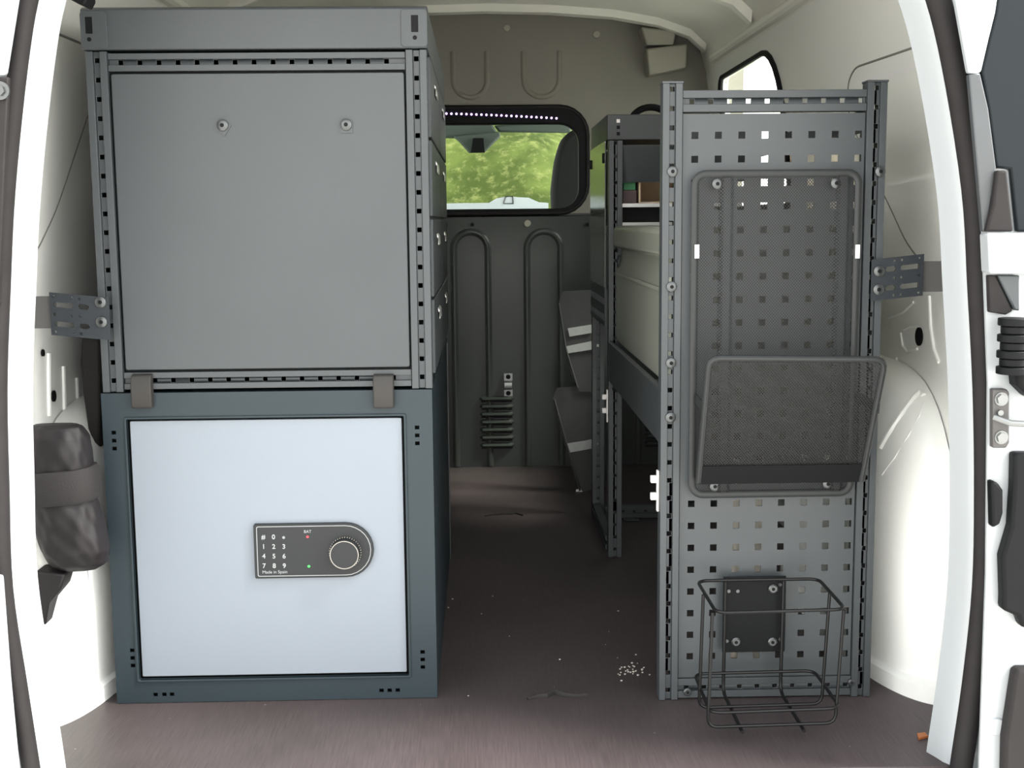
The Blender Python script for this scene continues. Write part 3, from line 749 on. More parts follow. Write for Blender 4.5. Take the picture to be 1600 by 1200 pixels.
# knurled collar ticks seen above the knob
mb = MB()
for k in range(40):
    a = 2*math.pi*k/40
    p = Vector((kcx+.0265*math.cos(a), YF-.0035, kcz+.0265*math.sin(a))); mb.cyl(p, (0, -1, 0), .0009, .0045, 6)
mb.build('knob_collar', M['ring'], kp)
def text(s_, x, z, size, parent, name='lettering', y=YF-.0034, m=None, bold=0):
    cu = bpy.data.curves.new('text', 'FONT'); cu.body = s_; cu.size = size; cu.align_x = 'CENTER'; cu.align_y = 'CENTER'; cu.extrude = .0002; cu.offset = bold
    to = bpy.data.objects.new('text_tmp', cu); col.objects.link(to)
    dg = bpy.context.evaluated_depsgraph_get(); me = bpy.data.meshes.new_from_object(to.evaluated_get(dg))
    bpy.data.objects.remove(to)
    me.transform(Matrix.Translation((x, y, z)) @ Matrix.Rotation(math.pi/2, 4, 'X'))
    me.materials.clear(); me.materials.append(m or M['ink'])
    o = bpy.data.objects.new(name, me); col.objects.link(o); put(o, parent); return o
for r_, line in enumerate((('#', '0', '*'), ('1', '2', '3'), ('4', '5', '6'), ('7', '8', '9'))):
    for c_, ch in enumerate(line):
        x, z = at(412+c_*15.8+r_*.4, 838.5+r_*15, YF)
        text(ch, x, z - (.003 if ch == '*' else 0), .0112, kp, 'key', bold=.00022)
x, z = at(481, 830, YF); text('BAT', x, z, .0070, kp)
x, z = at(430, 893, YF); text('Made in Spain', x, z, .0076, kp)
for px, py, mm in ((481, 838, 'ledr'), (483, 884, 'ledg')):
    x, z = at(px, py, YF); MB().cyl((x, YF-.003, z), (0, -1, 0), .0022, .0008, 12).build('indicator', M[mm], kp)
# far left rack beyond the cabinet
fr = thing('shelving_rack', (-.30, 1.02, 0), 'grey shelving rack behind the drawers, edge seen left of the aisle', 'shelving')
FX = -.112
for y in (1.03, 1.50):
    mb = MB(); channel(mb, Vector((FX, y, .002)), Y_, Z_, -X_, .034, 1.08, depth=.03); mb.build('post', M['grey'], fr)
    mb = MB(); channel(mb, Vector((-.60, y, .002)), Y_, Z_, X_, .034, 1.08, depth=.03); mb.build('post', M['grey'], fr)
MB().box(-.60, FX-.032, 1.03, 1.034, .01, 1.08).build('end_sheet', M['darkgrey'], fr)
for z in (.04, .40, .75, 1.06): MB().box(-.60, FX-.001, 1.066, 1.498, z, z+.02).build('shelf', M['grey'], fr, bevel=.001)
for z0_, z1_ in ((.44, .60), (.61, .745), (.79, .91), (.92, 1.05)):
    d = MB().box(FX-.006, FX+.002, 1.068, 1.496, z0_, z1_).build('drawer', M['grey'], fr, bevel=.001)
    MB().prism([(FX+.002, z1_-.03), (FX+.010, z1_-.04), (FX+.010, z1_-.06), (FX+.008, z1_-.06), (FX+.002, z1_-.036)], toXZ, 1.22, 1.34).build('handle', M['alu'], d)

# ------------------------------------------------------------------ right rack: perforated end
rk = thing('perforated_rack', (.476, 0, 0), 'grey rack with a square-hole perforated end panel, right of the aisle', 'rack')
RX0, RX1, RZT = .2955, .6585, 1.032
for x0 in (RX0, RX1-.032):
    mb = MB(); channel(mb, Vector((x0, 0, .001)), X_, Z_, Y_, .032, RZT-.001, groove=.010, start=.012)
    mb.build('post', M['grey'], rk, bevel=.0008)
    MB().box(x0-.001, x0+.033, -.0015, .031, RZT, RZT+.003).build('post_cap', M['darkgrey'] if x0 > .5 else M['grey'], rk)
for zz in (.003, .987):
    mb = MB(); channel(mb, Vector((RX0+.0325, .003, zz)), Z_, X_, Y_, .034, RX1-RX0-.065, depth=.024, groove=.010, start=.012)
    mb.build('rail', M['grey'], rk, bevel=.0008)
us = [RX0+.0335]; 
for i in range(8):
    c = .3487+.038*i; us += [c-.0056, c+.0056]
us.append(RX1-.0335)
vs_ = [.0385]
for j in range(23, -1, -1):
    c = .950-.038*j; vs_ += [c-.0056, c+.0056]
vs_.append(.984)
mb = MB(); mb.perf(Vector((0, .006, 0)), X_, Z_, Y_, us, vs_, lambda i, j: i % 2 == 1 and j % 2 == 1, .0018)
pp_ = mb.build('perforated_panel', M['panelgrey'], rk)
MB().box(us[0]+.0, us[0]+.0018, .008, .026, .04, .984).box(us[-1]-.0018, us[-1], .008, .026, .04, .984).build('panel_return', M['panelgrey'], rk)
for px, py in ((1052, 268), (1052, 448), (1049, 567), (1050, 652), (1375, 268)):
    x, z = at(px, py, 0); bolt('bolt', rk, x if px > 1200 else RX0+.016, -.0005, z, .0088)
x, z = at(1074, 1081, 0); bolt('bolt', rk, x, .001, z, .007)
x, z = at(1330, 1066, 0); bolt('bolt', rk, x, .001, z, .006)
# rear uprights of this rack and base rails
for zz in (.56, .96):
    MB().box(.628, .657, .032, .900, zz, zz+.03).build('side_rail', M['grey'], rk)
tray = MB(); tray.box(.303, .306, .035, .900, .435, .528); tray.box(.306, .655, .035, .900, .435, .438)
tray.box(.301, .312, .035, .900, .526, .531)
tray.build('tray', M['darkgrey'], rk, bevel=.001)
# white nylon latch clips on the aisle side of the posts
def clip(x, y, z0_, z1_, label):
    t_ = thing('nylon_clip', (x, y, z0_), label, 'clip', 'white clips on the aisle side of the right rack posts')
    MB().box(x-.0035, x-.0002, y, y+.012, z0_, z1_).build('strip', M['plug'], t_, bevel=.0008)
    h_ = z1_-z0_
    for k in (.28, .70): MB().box(x-.014, x-.0036, y+.001, y+.010, z0_+h_*k, z0_+h_*k+.012).build('peg', M['plug'], t_, bevel=.001)
clip(.2953, .012, .328, .398, 'white nylon clip on the near post of the perforated rack')
clip(.3028, .915, .333, .412, 'white nylon clip on the far aisle post near the reflective sheet')

# pale block added so that the lower holes of the panel show bright
cn = thing('pale_standin', (.458, .13, .0), 'pale upright stand-in added behind the perforated panel to brighten its lower holes', 'pale_standin')
MB().prism(rrect(.436, .500, .09, .20, .014, 5), toXY, .038, .40).build('standin_body', M['pale'], cn, bevel=.004, smooth=True)
MB().cyl((.468, .145, .40), (0, 0, 1), .016, .022, 20).build('standin_cap', M['pale_sheet'], cn, smooth=True)
MB().box(.433, .503, .085, .205, .001, .038).build('standin_base', M['wood'], cn, bevel=.002)
# grey case on the tray
cs = thing('storage_case', (.47, .47, .531), 'large grey plastic case resting in the tray behind the perforated panel', 'case')
prof = [(.318, .533), (.318, .700), (.330, .742), (.330, .752), (.312, .756), (.311, .796), (.318, .804), (.62, .804), (.622, .533)]
MB().prism(prof, toXZ, .10, .880).build('case_body', M['case'], cs, smooth=True, bevel=.004, angle=25)
MB().box(.3105, .3125, .79, .84, .744, .752).build('latch_recess', M['black'], cs)
MB().cyl((.3215, .845, .722), (-1, 0, 0), .016, .003, 20, .014).cyl((.3185, .845, .722), (-1, 0, 0), .009, .001, 16).build('latch', M['darkgrey'], cs, smooth=True)
MB().box(.313, .3175, .12, .86, .690, .697).build('case_ridge', M['case'], cs, bevel=.002)

# far right rack
f2 = thing('shelving_rack', (.47, .95, 0), 'grey open shelving rack at the bulkhead end of the right side', 'shelving')
MB().prism([(.303, 1.005), (.303, 1.064), (.66, 1.062), (.66, 1.005)], toXZ, .94, 1.36).build('fascia', M['grey'], f2, bevel=.0015)
for x0 in (.303, .627):
    mb = MB(); channel(mb, Vector((x0, .905, .001)), X_, Z_, Y_, .032, 1.0, groove=.009); mb.build('post', M['grey'], f2, bevel=.0008)
x, z = at(962, 608, .9); bolt('bolt', f2, x, .904, z, .008, M['black'])
for x0 in (.303, .627):
    mb = MB(); channel(mb, Vector((x0, 1.33, .001)), X_, Z_, Y_, .032, 1.002, groove=.009); mb.build('post', M['grey'], f2)
for i, (px, py) in enumerate(((966, 189), (966, 199), (966, 209))):
    x, z = at(px, py, .94)
    MB().box(x-.004, x+.004, .9385, .9397, z-.004, z+.004).build('slot', M['plug'] if i == 0 else M['black'], f2)
MB().box(.300, .3025, .972, 1.36, .655, 1.004).build('side_panel', M['glossgrey'], f2)
mb = MB(); mb.perf(Vector((.3005, 0, 0)), Y_, Z_, X_, [.972+.012*k for k in range(33)], [.560, .572, .588, .612, .628, .655], lambda i, j: i % 2 == 1 and j in (1, 3), .002)
mb.build('slotted_strip', M['grey'], f2)
for y_, z_ in ((.985, .965), (1.325, .965)): MB().box(.296, .300, y_, y_+.012, z_-.012, z_+.012).build('side_clip', M['black'], f2, bevel=.001)
# tilted flap
MB().prism([(.945, .905), (.915, .990), (.918, .992), (.948, .907)], lambda a, b, w_: (w_, a, b), .3045, .655).build('flap', M['grey'], f2, bevel=.001)
for z in (.803, .848):
    sh = MB().box(.337, .625, .945, 1.325, z, z+.006).build('shelf', M['maroon'] if z < .84 else M['darkgrey'], f2)
    MB().box(.337, .625, .9385, .9445, z-.001, z+.008).build('shelf_edge', M['alu'], sh)
MB().box(.335, .62, 1.325, 1.3256, .81, 1.0).build('rear_sheet', M['darkgrey'], f2)
# base rail, cross rail
mb = MB(); channel(mb, Vector((.303, .975, .002)), Z_, Y_, X_, .035, .385, depth=.02, groove=.010, start=.01); mb.build('base_rail', M['grey'], f2)
mb = MB(); channel(mb, Vector((.335, 1.29, .004)), Z_, X_, Y_, .034, .29, depth=.022, groove=.010, start=.015); mb.build('cross_rail', M['darkgrey'], f2)
MB().box(.385, .425, 1.262, 1.30, .001, .006).build('foot_plate', M['grey'], f2, bevel=.001)
# items on the upper shelf
bx = MB(); 
bx.prism([(.382, .857), (.382, .975), (.386, .975), (.386, .860), (.60, .860), (.60, .975), (.604, .975), (.604, .857)], toXZ, .97, 1.30)
bx.box(.386, .60, 1.296, 1.30, .860, .975)
o = bx.build('open_box', M['wood']); tag(o, 'pale open-fronted box on the far rack shelf under the flap', 'box')
o = MB().box(.345, .374, .97, 1.10, .888, .975).build('green_carton', M['green'], bevel=.001); tag(o, 'green carton upright at the left of the pale open box', 'carton')
o = MB().box(.343, .376, .965, 1.12, .857, .8878).build('maroon_carton', M['maroon'], bevel=.001); tag(o, 'dark maroon carton under the green one on the far rack shelf', 'carton')
# grab ring (black steering wheel-like hoop showing above the fascia)
P = []
for k in range(17):
    a = math.pi*k/16; P.append((.448+.052*math.cos(a), 1.25, 1.066+.042*math.sin(a)))
o = MB().tube(P, .009, 10).build('black_hoop', M['black'], smooth=True); tag(o, 'black plastic hoop standing on top of the far right rack', 'hoop')

# ------------------------------------------------------------------ mesh basket
bk = thing('mesh_basket', (.479, -.005, .372), 'black mesh document basket with a tilted pocket, bolted on the perforated panel', 'basket')
def lattice(fn, U_, V_, du=.0023, dv=.0027, w_=.0009, inside=None):
    mb = MB(); nu, nv = int(U_/du), int(V_/dv)
    for i in range(nu):
        for j in range(nv):
            if (i+j) % 2: continue
            for (i2, j2) in ((i+1, j+1), (i+1, j-1)):
                if j2 < 0: continue
                a = (i*du, j*dv); b = (i2*du, j2*dv)
                if inside and not (inside(*a) and inside(*b)): continue
                d = Vector((b[0]-a[0], b[1]-a[1])).normalized(); n = Vector((-d.y, d.x))*(w_/2)
                mb.ring_cap([fn(a[0]+n.x, a[1]+n.y), fn(b[0]+n.x, b[1]+n.y), fn(b[0]-n.x, b[1]-n.y), fn(a[0]-n.x, a[1]-n.y)])
    return mb
BX0, BX1, BZ0, BZ1 = .346, .611, .362, .888
P = [(x, -.014, z) for x, z in rrect(BX0, BX1, BZ0, BZ1, .018, 6)]
MB().tube(P, .0062, 10, closed=True, ry=.004).build('back_frame', M['basketrim'], bk, smooth=True)
def backfn(u, v):
    x = BX0+.005+u; y = -.012
    for c in (.397, .585):
        d = abs(x-c)
        if d < .012: y = -.012 - .010*(1 if d < .006 else (1-(d-.006)/.006))
    return (x, y, BZ0+.004+v)
lattice(backfn, BX1-BX0-.010, BZ1-BZ0-.008).build('back_mesh', M['blackmesh'], bk)
TX0, TX1 = .352, .627; LX0_, LX1_ = .350, .617
ft = fillet([(LX0_, -.052, .392), (TX0, -.122, .602), (TX1, -.122, .597), (LX1_, -.052, .390)], .018, 5)
MB().tube(ft, .0052, 10).build('pocket_frame', M['basketrim'], bk, smooth=True)
def frontfn(u, v):
    t_ = v/.221; return (LX0_+(TX0-LX0_)*t_+u*(1+.03*t_), -.052-.070*t_, .392+.209*t_)
lattice(frontfn, .267, .218, w_=.00125).build('front_mesh', M['blackmesh'], bk)
for xs_, xt in ((LX0_, TX0), (LX1_, TX1)):
    def sidefn(u, v, xs_=xs_, xt=xt):
        t_ = v/.13; yf = -.052-.044*t_; s_ = u/.085
        return (xs_+(xt-xs_)*.6*t_*s_, -.014+(yf+.014)*s_, .390+.13*t_)
    lattice(sidefn, .085, .13, w_=.0012).build('side_mesh', M['blackmesh'], bk)
    MB().quadbox([(xs_-.0008, -.014, .516), (xs_+.0008, -.014, .516), (xt+.0008, -.098, .508), (xt-.0008, -.098, .508), (xs_-.0008, -.014, .532), (xs_+.0008, -.014, .532), (xt+.0008, -.102, .524), (xt-.0008, -.102, .524)]).build('side_strap', M['basketrim'], bk)
MB().quadbox([(LX0_, -.053, .388), (LX1_, -.053, .388), (LX1_, -.051, .388), (LX0_, -.051, .388), (LX0_+.0005, -.065, .420), (LX1_, -.065, .420), (LX1_, -.063, .420), (LX0_+.0005, -.063, .420)]).build('front_lip', M['black'], bk)
def botfn(u, v): return (LX0_+u, -.014-v, .390)
lattice(botfn, .267, .038, w_=.0013).build('bottom_mesh', M['blackmesh'], bk)
for px, py in ((1122, 287), (1308, 286), (1118, 761), (1295, 757)):
    x, z = at(px, py, -.02); bolt('bolt', bk, x, -.0125, z, .0088)
for px in (1089, 1340):
    x, z = at(px, 393, -.02); MB().box(x-.0035, x+.0035, -.0205, -.0188, z-.011, z+.011).build('sticker', M['plug'], bk)

# ------------------------------------------------------------------ wire holder
wh = thing('wire_holder', (.45, -.03, .02), 'black wire bottle holder on a steel plate, low on the perforated panel', 'holder')
wx0, wx1, wy0, wy1 = .353, .556, -.032, -.186
ring = fillet([(wx0, wy0, .220), (wx1, wy0, .220), (wx1, wy1, .217), (wx0+.003, wy1, .215)], .02, 5, closed=True)
MB().tube(ring, .0028, 8, closed=True).build('top_ring', M['blackwire'], wh, smooth=True)
ring = fillet([(wx0-.003, wy0, .059), (wx1-.004, wy0, .061), (wx1-.004, wy1, .058), (wx0-.004, wy1, .054)], .02, 5, closed=True)
MB().tube(ring, .0028, 8, closed=True).build('middle_ring', M['blackwire'], wh, smooth=True)
for yy, za, zb_ in ((-.096, .216, .026), (wy1+.012, .212, .026)):
    P = fillet([(wx0-.001, yy, za), (wx0-.006, yy, zb_), (wx1-.008, yy, zb_+.003), (wx1+.001, yy, za)], .016, 5)
    MB().tube(P, .0028, 8).build('cradle_rod', M['blackwire'], wh, smooth=True)
for x in (.400, .497):
    P = fillet([(x+.002, wy0+.004, .222), (x, wy0+.004, .024), (x, wy1+.004, .020)], .02, 5)
    MB().tube(P, .0030, 8).build('support_rod', M['blackwire'], wh, smooth=True)
pz0_, pz1_ = .088, .220
pl = MB().prism([(-.012, pz1_), (-.010, pz1_), (-.009, pz0_+.06), (-.0105, pz0_+.05), (-.0085, pz0_), (-.012, pz0_), (-.0140, pz0_+.05)], lambda a, b, w_: (w_, a, b), .401, .507).build('mounting_plate', M['plate'] if 'plate' in M else M['black'], wh, bevel=.0008)
for px, py in ((1208, 920), (1150, 1003), (1207, 1003)):
    x, z = at(px, py, -.015); bolt('bolt', wh, x, -.0135, z, .0082)
for px, py in ((1153, 924), (1139, 924), (1136, 1002), (1219, 999), (1219, 914)):
    x, z = at(px, py, -.015); MB().cyl((x, -.0125, z), (0, -1, 0), .003, .0022, 10).build('rivet', M['bolt'], wh)

# ------------------------------------------------------------------ brackets between racks and body sides
def bracket(sg, corners, bar, label, bolts, blab):
    """corners: (x0,z0,x1,z1) of the slotted plate"""
    x0, z0_, x1, z1_ = corners
    t_ = thing('slotted_bracket', ((x0+x1)/2, -.006, (z0_+z1_)/2), label, 'bracket')
    # slotted plate from a fine cell grid: long slots and small round holes
    W_, H_ = x1-x0, z1_-z0_
    def hl(u, v):
        # u from the wall end, v upward, metres
        for vc in (H_*.27, H_*.73):
            for (a, b) in ((.006, .038), (.046, .062)):
                if a < u < b and abs(v-vc) < .0042:
                    e = min(u-a, b-u)
                    if e > .0042 or (.0042-e)**2+(v-vc)**2 < .0042**2: return True
        for vc in (.006, H_/2, H_-.006):
            for uc in (.007, .036, .048):
                if (u-uc)**2+(v-vc)**2 < .0022**2: return True
        return False
    n_u, n_v = 84, 66
    O = Vector((x0, -.0075, z0_)) if sg < 0 else Vector((x1, -.0075, z0_))
    U = X_ if sg < 0 else -X_
    us_ = [W_*k/n_u for k in range(n_u+1)]; vv = [H_*k/n_v for k in range(n_v+1)]
    mb = MB(); mb.perf(O, U, Z_, Y_, us_, vv, lambda i, j: hl((us_[i]+us_[i+1])/2, (vv[j]+vv[j+1])/2), .0022)
    # small slope as in the photo
    sl = .10 if sg > 0 else -.10
    for v in mb.v: v.z += (v.x-(x0+x1)/2)*sl
    mb.build('plate', M['bracket'], t_)
    for (bx_, bz_) in bolts: bolt('bolt', t_, bx_, -.0075, bz_, .0092, M['bolt'])
    bx0, bx1, bz0, bz1 = bar
    b = MB().box(bx0, bx1, .000, .004, bz0, bz1)
    b.build('wall_bar', M['bar'], t_, bevel=.0008)
bracket(-1, (-.695, .635, -.600, .704), (-.748, -.688, .650, .702), 'dark slotted bracket joining the left rack cabinet to the body side', [(-.613, .692), (-.613, .660)], None)
bracket(1, (.638, .684, .724, .752), (.718, .790, .694, .744), 'dark slotted bracket joining the perforated rack to the right body side', [(.650, .729), (.650, .699)], None)

# ------------------------------------------------------------------ bag on the left
bg_ = thing('tool_pouch', (-.668, -.06, .26), 'dark nylon tool pouch strapped beside the left pillar above the wheel arch', 'bag')
def pouch(rows_, yc, dep, name, m, parent, wr=.0):
    # rows_: (z, xl, xr, depth scale); closed cross-sections with soft folds in the cloth
    fine = []
    for a_, b_ in zip(rows_, rows_[1:]):
        for k in range(4): fine.append([a_[i]+(b_[i]-a_[i])*k/4 for i in range(4)])
    fine.append(list(rows_[-1])); rws = []; N = 56
    for i, (z, xl, xr, ds) in enumerate(fine):
        cx_, hw = (xl+xr)/2, (xr-xl)/2; r = []
        for k in range(N):
            a = 2*math.pi*k/N; c, s_ = math.cos(a), math.sin(a)
            q = math.sin(a*4+z*55)+.7*math.sin(a*9-z*80+1)+.5*math.sin(a*13+z*140)
            f_ = 1 + wr*q*.35
            r.append((cx_+hw*abs(c)**.75*(1 if c > 0 else -1)*(1+wr*.15*q), yc+dep*ds*abs(s_)**.8*(1 if s_ > 0 else -1)*f_, z))
        rws.append(r)
    mb = MB().grid(rws, closed_u=True); mb.ring_cap(rws[0]); mb.ring_cap(rws[-1])
    return mb.build(name, m, parent, smooth=True, angle=80, sub=1)
pouch([(.500, -.715, -.650, .35), (.496, -.725, -.642, .65), (.480, -.728, -.633, .9), (.455, -.728, -.630, 1), (.430, -.728, -.629, 1), (.408, -.728, -.628, .9)], -.045, .036, 'flap', M['fabric'], bg_, .11)
pouch([(.378, -.726, -.626, .9), (.35, -.724, -.620, 1.05), (.32, -.720, -.613, 1.1), (.295, -.716, -.608, 1.05), (.272, -.706, -.613, .8), (.262, -.690, -.630, .5)], -.045, .038, 'pocket', M['fabric'], bg_, .13)
mb = MB(); rws = []
for z, ex in ((.374, 0), (.380, .003), (.400, .003), (.422, .003), (.428, 0)):
    r = []
    for k in range(24):
        a = 2*math.pi*k/24; c, s_ = math.cos(a), math.sin(a)
        r.append((-.677+(.054+ex)*abs(c)**.7*(1 if c > 0 else -1)+(.4-z)*.05, -.045+(.040+ex)*abs(s_)**.7*(1 if s_ > 0 else -1), z+.10*(.054*c)))
    rws.append(r)
mb.grid(rws, closed_u=True); mb.ring_cap(rws[0]); mb.ring_cap(rws[-1])
mb.build('strap', M['webbing'], bg_, smooth=True)
hk = [(at(*q, -.06)) for q in ((58, 890), (105, 895), (98, 918), (80, 940), (74, 975), (68, 972), (56, 930))]
o = MB().prism(hk, toXZ, -.07, -.02).build('black_cloth', M['fabric'], bevel=.004, smooth=True); tag(o, 'black cloth corner hanging below the tool pouch over the wheel arch', 'cloth')
x, z = at(137, 905, -.06); o = MB().tube([(x-.001, -.055, z+.012), (x, -.055, z), (x+.002, -.056, z-.008)], .0014, 8).build('cord_end', M['ink'], bg_)
# long black cover strip on the left body side
P = [(-.733, .28, .655), (-.731, .27, .55), (-.728, .262, .47), (-.723, .25, .44)]
x0_, z0_ = at(140, 610, .2)
mbp = [at(*q, .16) for q in ((128, 525), (158, 530), (158, 700), (146, 690), (138, 670), (131, 620), (126, 570))]
o = MB().prism(mbp, toXZ, .155, .21).build('black_strap', M['webbing'], smooth=True, bevel=.006); tag(o, 'black strap hanging behind the left edge of the rack cabinet, under the slotted bracket', 'strap')

# ------------------------------------------------------------------ hanging sheet with reflective bands
sh = thing('reflective_sheet', (.30, 1.62, .04), 'charcoal sheet with grey reflective bands hanging beside the far right rack', 'sheet')
def sheetpt(px, py, y):
    x, z = at(px, py, y); return (x, y, z)
L = [(872, 474), (880, 530), (886, 600), (866, 640), (876, 690), (890, 730), (906, 768)]
def quad_sheet(q, name, m, y, th=.0025):
    P = [at(a, b, y) for a, b in q]
    return MB().prism(P, toXZ, y-th, y).build(name, m, sh)
quad_sheet([(873, 472), (884, 472), (895, 520), (930, 600), (958, 625), (958, 480), (950, 480), (952, 440), (930, 440)][:0] or [(873, 472), (880, 455), (952, 452), (952, 612), (905, 612), (893, 585), (883, 530)], 'upper_sheet', M['mat'], 1.640)
quad_sheet([(864, 622), (870, 606), (952, 600), (952, 760), (910, 768), (900, 752), (884, 700)], 'lower_sheet', M['mat'], 1.646)
for q, y in (([(887, 513), (925, 507), (925, 520), (890, 526)], 1.635), ([(885, 541), (944, 529), (944, 543), (888, 552)], 1.634), ([(885, 693), (918, 688), (918, 702), (890, 707)], 1.641), ([(916, 688), (944, 683), (944, 698), (917, 702)], 1.640)):
    quad_sheet(q, 'reflective_band', M['reflect'], y, .0015)
MB().tube([(*at(866, 624, 1.632)[:1], 1.630, at(866, 624, 1.632)[1]), (*at(884, 690, 1.632)[:1], 1.628, at(884, 690, 1.632)[1]), (*at(906, 766, 1.632)[:1], 1.626, at(906, 766, 1.632)[1])], .003, 8).build('hem', M['mat'], sh, smooth=True)
MB().tube([(*at(873, 474, 1.632)[:1], 1.630, at(873, 474, 1.632)[1]), (*at(884, 545, 1.632)[:1], 1.628, at(884, 545, 1.632)[1]), (*at(902, 605, 1.632)[:1], 1.626, at(902, 605, 1.632)[1])], .003, 8).build('hem', M['mat'], sh, smooth=True)

# ------------------------------------------------------------------ LED strip over the bulkhead window
ls = thing('led_strip', (.0, 2.026, 1.158), 'lit violet-white LED strip along the top of the bulkhead window', 'light')
a = at(690, 178, 2.026); b = at(876, 184.5, 2.026)
MB().quadbox([(a[0]-.25, 2.0265, a[1]-.004), (b[0], 2.0265, b[1]-.004), (b[0], 2.029, b[1]-.004), (a[0]-.25, 2.029, a[1]-.004), (a[0]-.25, 2.0265, a[1]+.004), (b[0], 2.0265, b[1]+.004), (b[0], 2.029, b[1]+.004), (a[0]-.25, 2.029, a[1]+.004)]).build('carrier', M['black'], ls)
for k in range(23):
    x, z = at(697.5+7.82*k, 177.5+.0*k+ (k/22)**1.3*7.3, 2.026)
    MB().cyl((x, 2.0266, z), (0, -1, 0), .0036, .0025, 10, .0025).build('led', M['led'], ls)

# ------------------------------------------------------------------ cab seen through the window
st = thing('seat', (.36, 2.60, .35), 'dark passenger seat headrest seen behind the right of the bulkhead window', 'seat')
hp_ = [at(*q, 2.55) for q in ((862, 335), (860, 300), (866, 250), (876, 218), (892, 204), (930, 198), (960, 215), (975, 260), (980, 335))]
MB().prism([(p.x, p.z) for p in fillet([(a_, 0, b_) for a_, b_ in hp_], .03, 4, closed=True)], toXZ, 2.50, 2.60).build('headrest', M['seat'], st, bevel=.02, smooth=True)
MB().box(.25, .70, 2.40, 2.95, -.20, .38).build('cushion', M['seat'], st, bevel=.03)
MB().prism(rrect(.23, .72, .35, .80, .08, 5), toXZ, 2.48, 2.62).build('backrest', M['seat'], st, bevel=.02, smooth=True)
mr = thing('rearview_mirror', (.0, 3.30, 1.20), 'grey-green rear-view mirror and sensor pod hanging above the windscreen view', 'mirror')
def pq(L, y): return [at(a_, b_, y) for a_, b_ in L]
MB().prism(pq([(690, 190), (768, 194), (776, 205), (772, 214), (690, 214)], 3.30), toXZ, 3.28, 3.40).build('overhead_console', M['cab'], mr, bevel=.01)
MB().prism(pq([(708, 214), (780, 206), (782, 213), (757, 238), (733, 239), (716, 220)], 3.27), toXZ, 3.24, 3.30).build('pod', M['cab'], mr, bevel=.006)
MB().prism(pq([(739, 216), (756, 216), (758, 238), (735, 238)], 3.22), toXZ, 3.21, 3.25).build('sensor_cover', M['black'], mr, bevel=.003)
o = MB().prism(pq([(772, 196), (892, 190), (892, 207), (780, 206)], 3.30), toXZ, 3.30, 3.34).build('sun_visor', M['cab'], bevel=.008); tag(o, 'pale folded sun visor along the top of the window, right of the mirror', 'sun visor')
o = MB().box(-1.0, 1.05, 3.38, 3.5, 1.27, 1.35).build('windscreen_header', M['cab']); o.name = 'trim_5'; struct(o)
o = MB().box(-.85, .9, 2.07, 3.45, 1.50, 1.53).build('trim_6', M['cab']); struct(o)
o = MB().box(-.85, .9, 2.07, 3.9, -.24, -.202).build('trim_7', M['dash']); struct(o)
# dashboard with a white sheet added for the pale reflection above it
zd = at(780, 333, 3.25)[1]
o = MB().prism([(3.10, .30), (3.05, zd-.03), (3.10, zd-.006), (3.9, zd-.004), (3.95, .30)], toYZ, -.9, .95).build('dashboard', M['dash'], bevel=.01); struct(o)
ps = thing('reflection_sheet', (.05, 3.2, zd), 'white sheet added as the pale reflection over the dashboard at the foot of the window view', 'pale_sheet')
MB().prism(pq([(690, 318), (764, 317), (776, 310), (792, 307), (826, 309), (842, 316), (857, 317), (857, 338), (690, 338)], 3.20), toXZ, 3.20, 3.203).build('sheet', M['pale_sheet'], ps)
hp2 = [(p[0], 3.198, p[1]) for p in pq([(787, 318), (790, 307), (801, 307), (802, 318)], 3.198)]
MB().tube(hp2, .0022, 6, closed=True).build('reflection_sheet_loop', M['black'], ps)
o = MB().grid([[(-.85, 3.98, .62), (.9, 3.98, .62)], [(-.8, 3.42, 1.30), (.85, 3.42, 1.30)]]).build('window_3', M['glass']); struct(o)

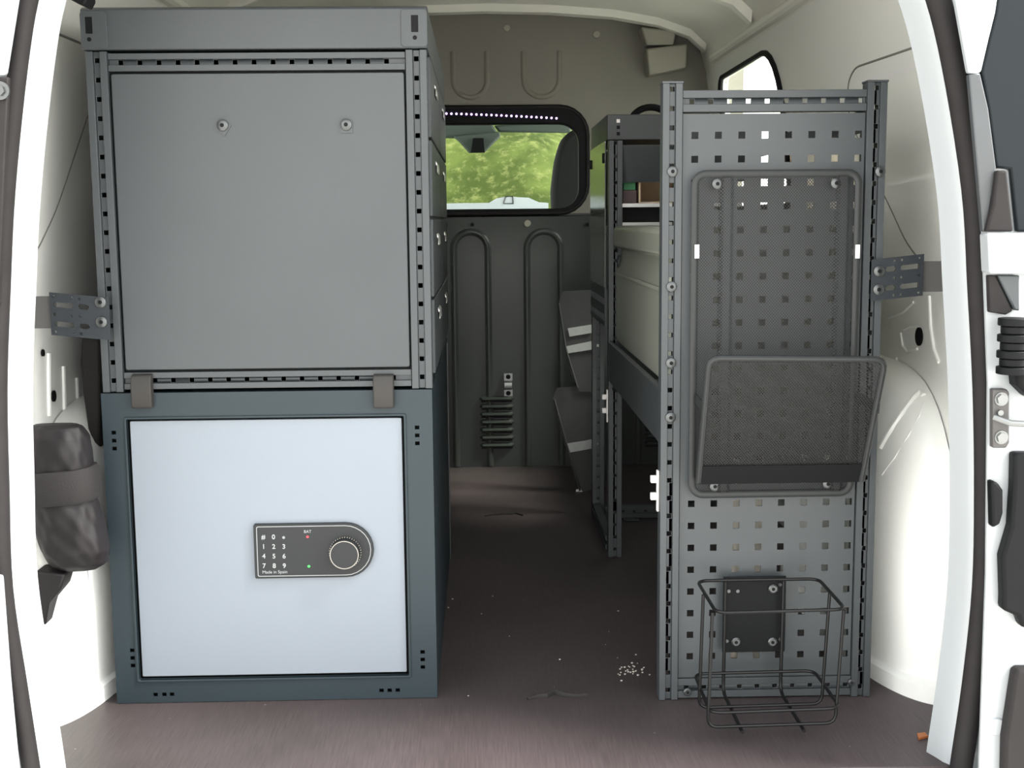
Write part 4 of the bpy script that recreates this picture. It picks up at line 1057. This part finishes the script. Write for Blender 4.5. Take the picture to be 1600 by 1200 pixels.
# ------------------------------------------------------------------ bits on the floor
P = [(*_p, .002) for _p in [(.070, .052), (.10, .060), (.118, .062)]]
from_floor = lambda px, py, z=.002: (lambda v: (CAM + v*((z-CAM.z)/v.z)))((px-800)/FPX*_r + (py-600)/FPX*_d + _f)
o = MB().tube([from_floor(*q) for q in ((824, 1092), (838, 1089), (855, 1088), (866, 1083), (880, 1087), (900, 1088), (919, 1086))], [.0025, .004, .006, .0075, .006, .004, .004], 8, ry=.002).build('strap_scrap', M['twine'], smooth=True)
tag(o, 'short black strap scrap lying on the floor at the front of the aisle', 'strap')
o = MB().tube([from_floor(*q) for q in ((758, 806), (768, 804), (785, 803), (806, 802), (817, 805))], .0022, 6).build('cable_tie', M['twine'], smooth=True)
tag(o, 'thin dark cable tie lying far down the aisle floor', 'cable tie')
for q, lb in (((692, 783), 'small white wedge on the floor at the left of the aisle'), ((905, 767), 'small white chip on the floor under the reflective sheet')):
    p = from_floor(*q); s_ = .010
    o = MB().prism([(p.x-s_, p.y-.004), (p.x+s_*.9, p.y-.006), (p.x+s_*.5, p.y+.012), (p.x-.002, p.y+.006)], toXY, 0.0005, .007).build('white_chip', M['plug']); tag(o, lb, 'chip')
mb = MB()
for k in range(46):
    if k < 34: q = (random.gauss(986, 13), random.gauss(1046, 7))
    else: q = (random.uniform(700, 1030), random.uniform(872, 1120))
    p = from_floor(*q, .0003); s_ = random.uniform(.0006, .0024)
    mb.prism([(p.x-s_, p.y), (p.x, p.y-s_*1.5), (p.x+s_, p.y+.3*s_), (p.x, p.y+s_)], toXY, .0002, .0014)
o = mb.build('dust_crumbs', M['chip']); tag(o, 'pale crumbs scattered on the brown floor near the perforated rack', 'crumbs', kind='stuff')
p = from_floor(1437, 1150); o = MB().prism([(p.x-.006, p.y-.012), (p.x+.012, p.y-.004), (p.x+.012, p.y+.010), (p.x-.002, p.y+.006)], toXY, .0005, .004).build('orange_scrap', M['orange']); tag(o, 'small orange scrap on the floor edge by the right pillar', 'scrap')
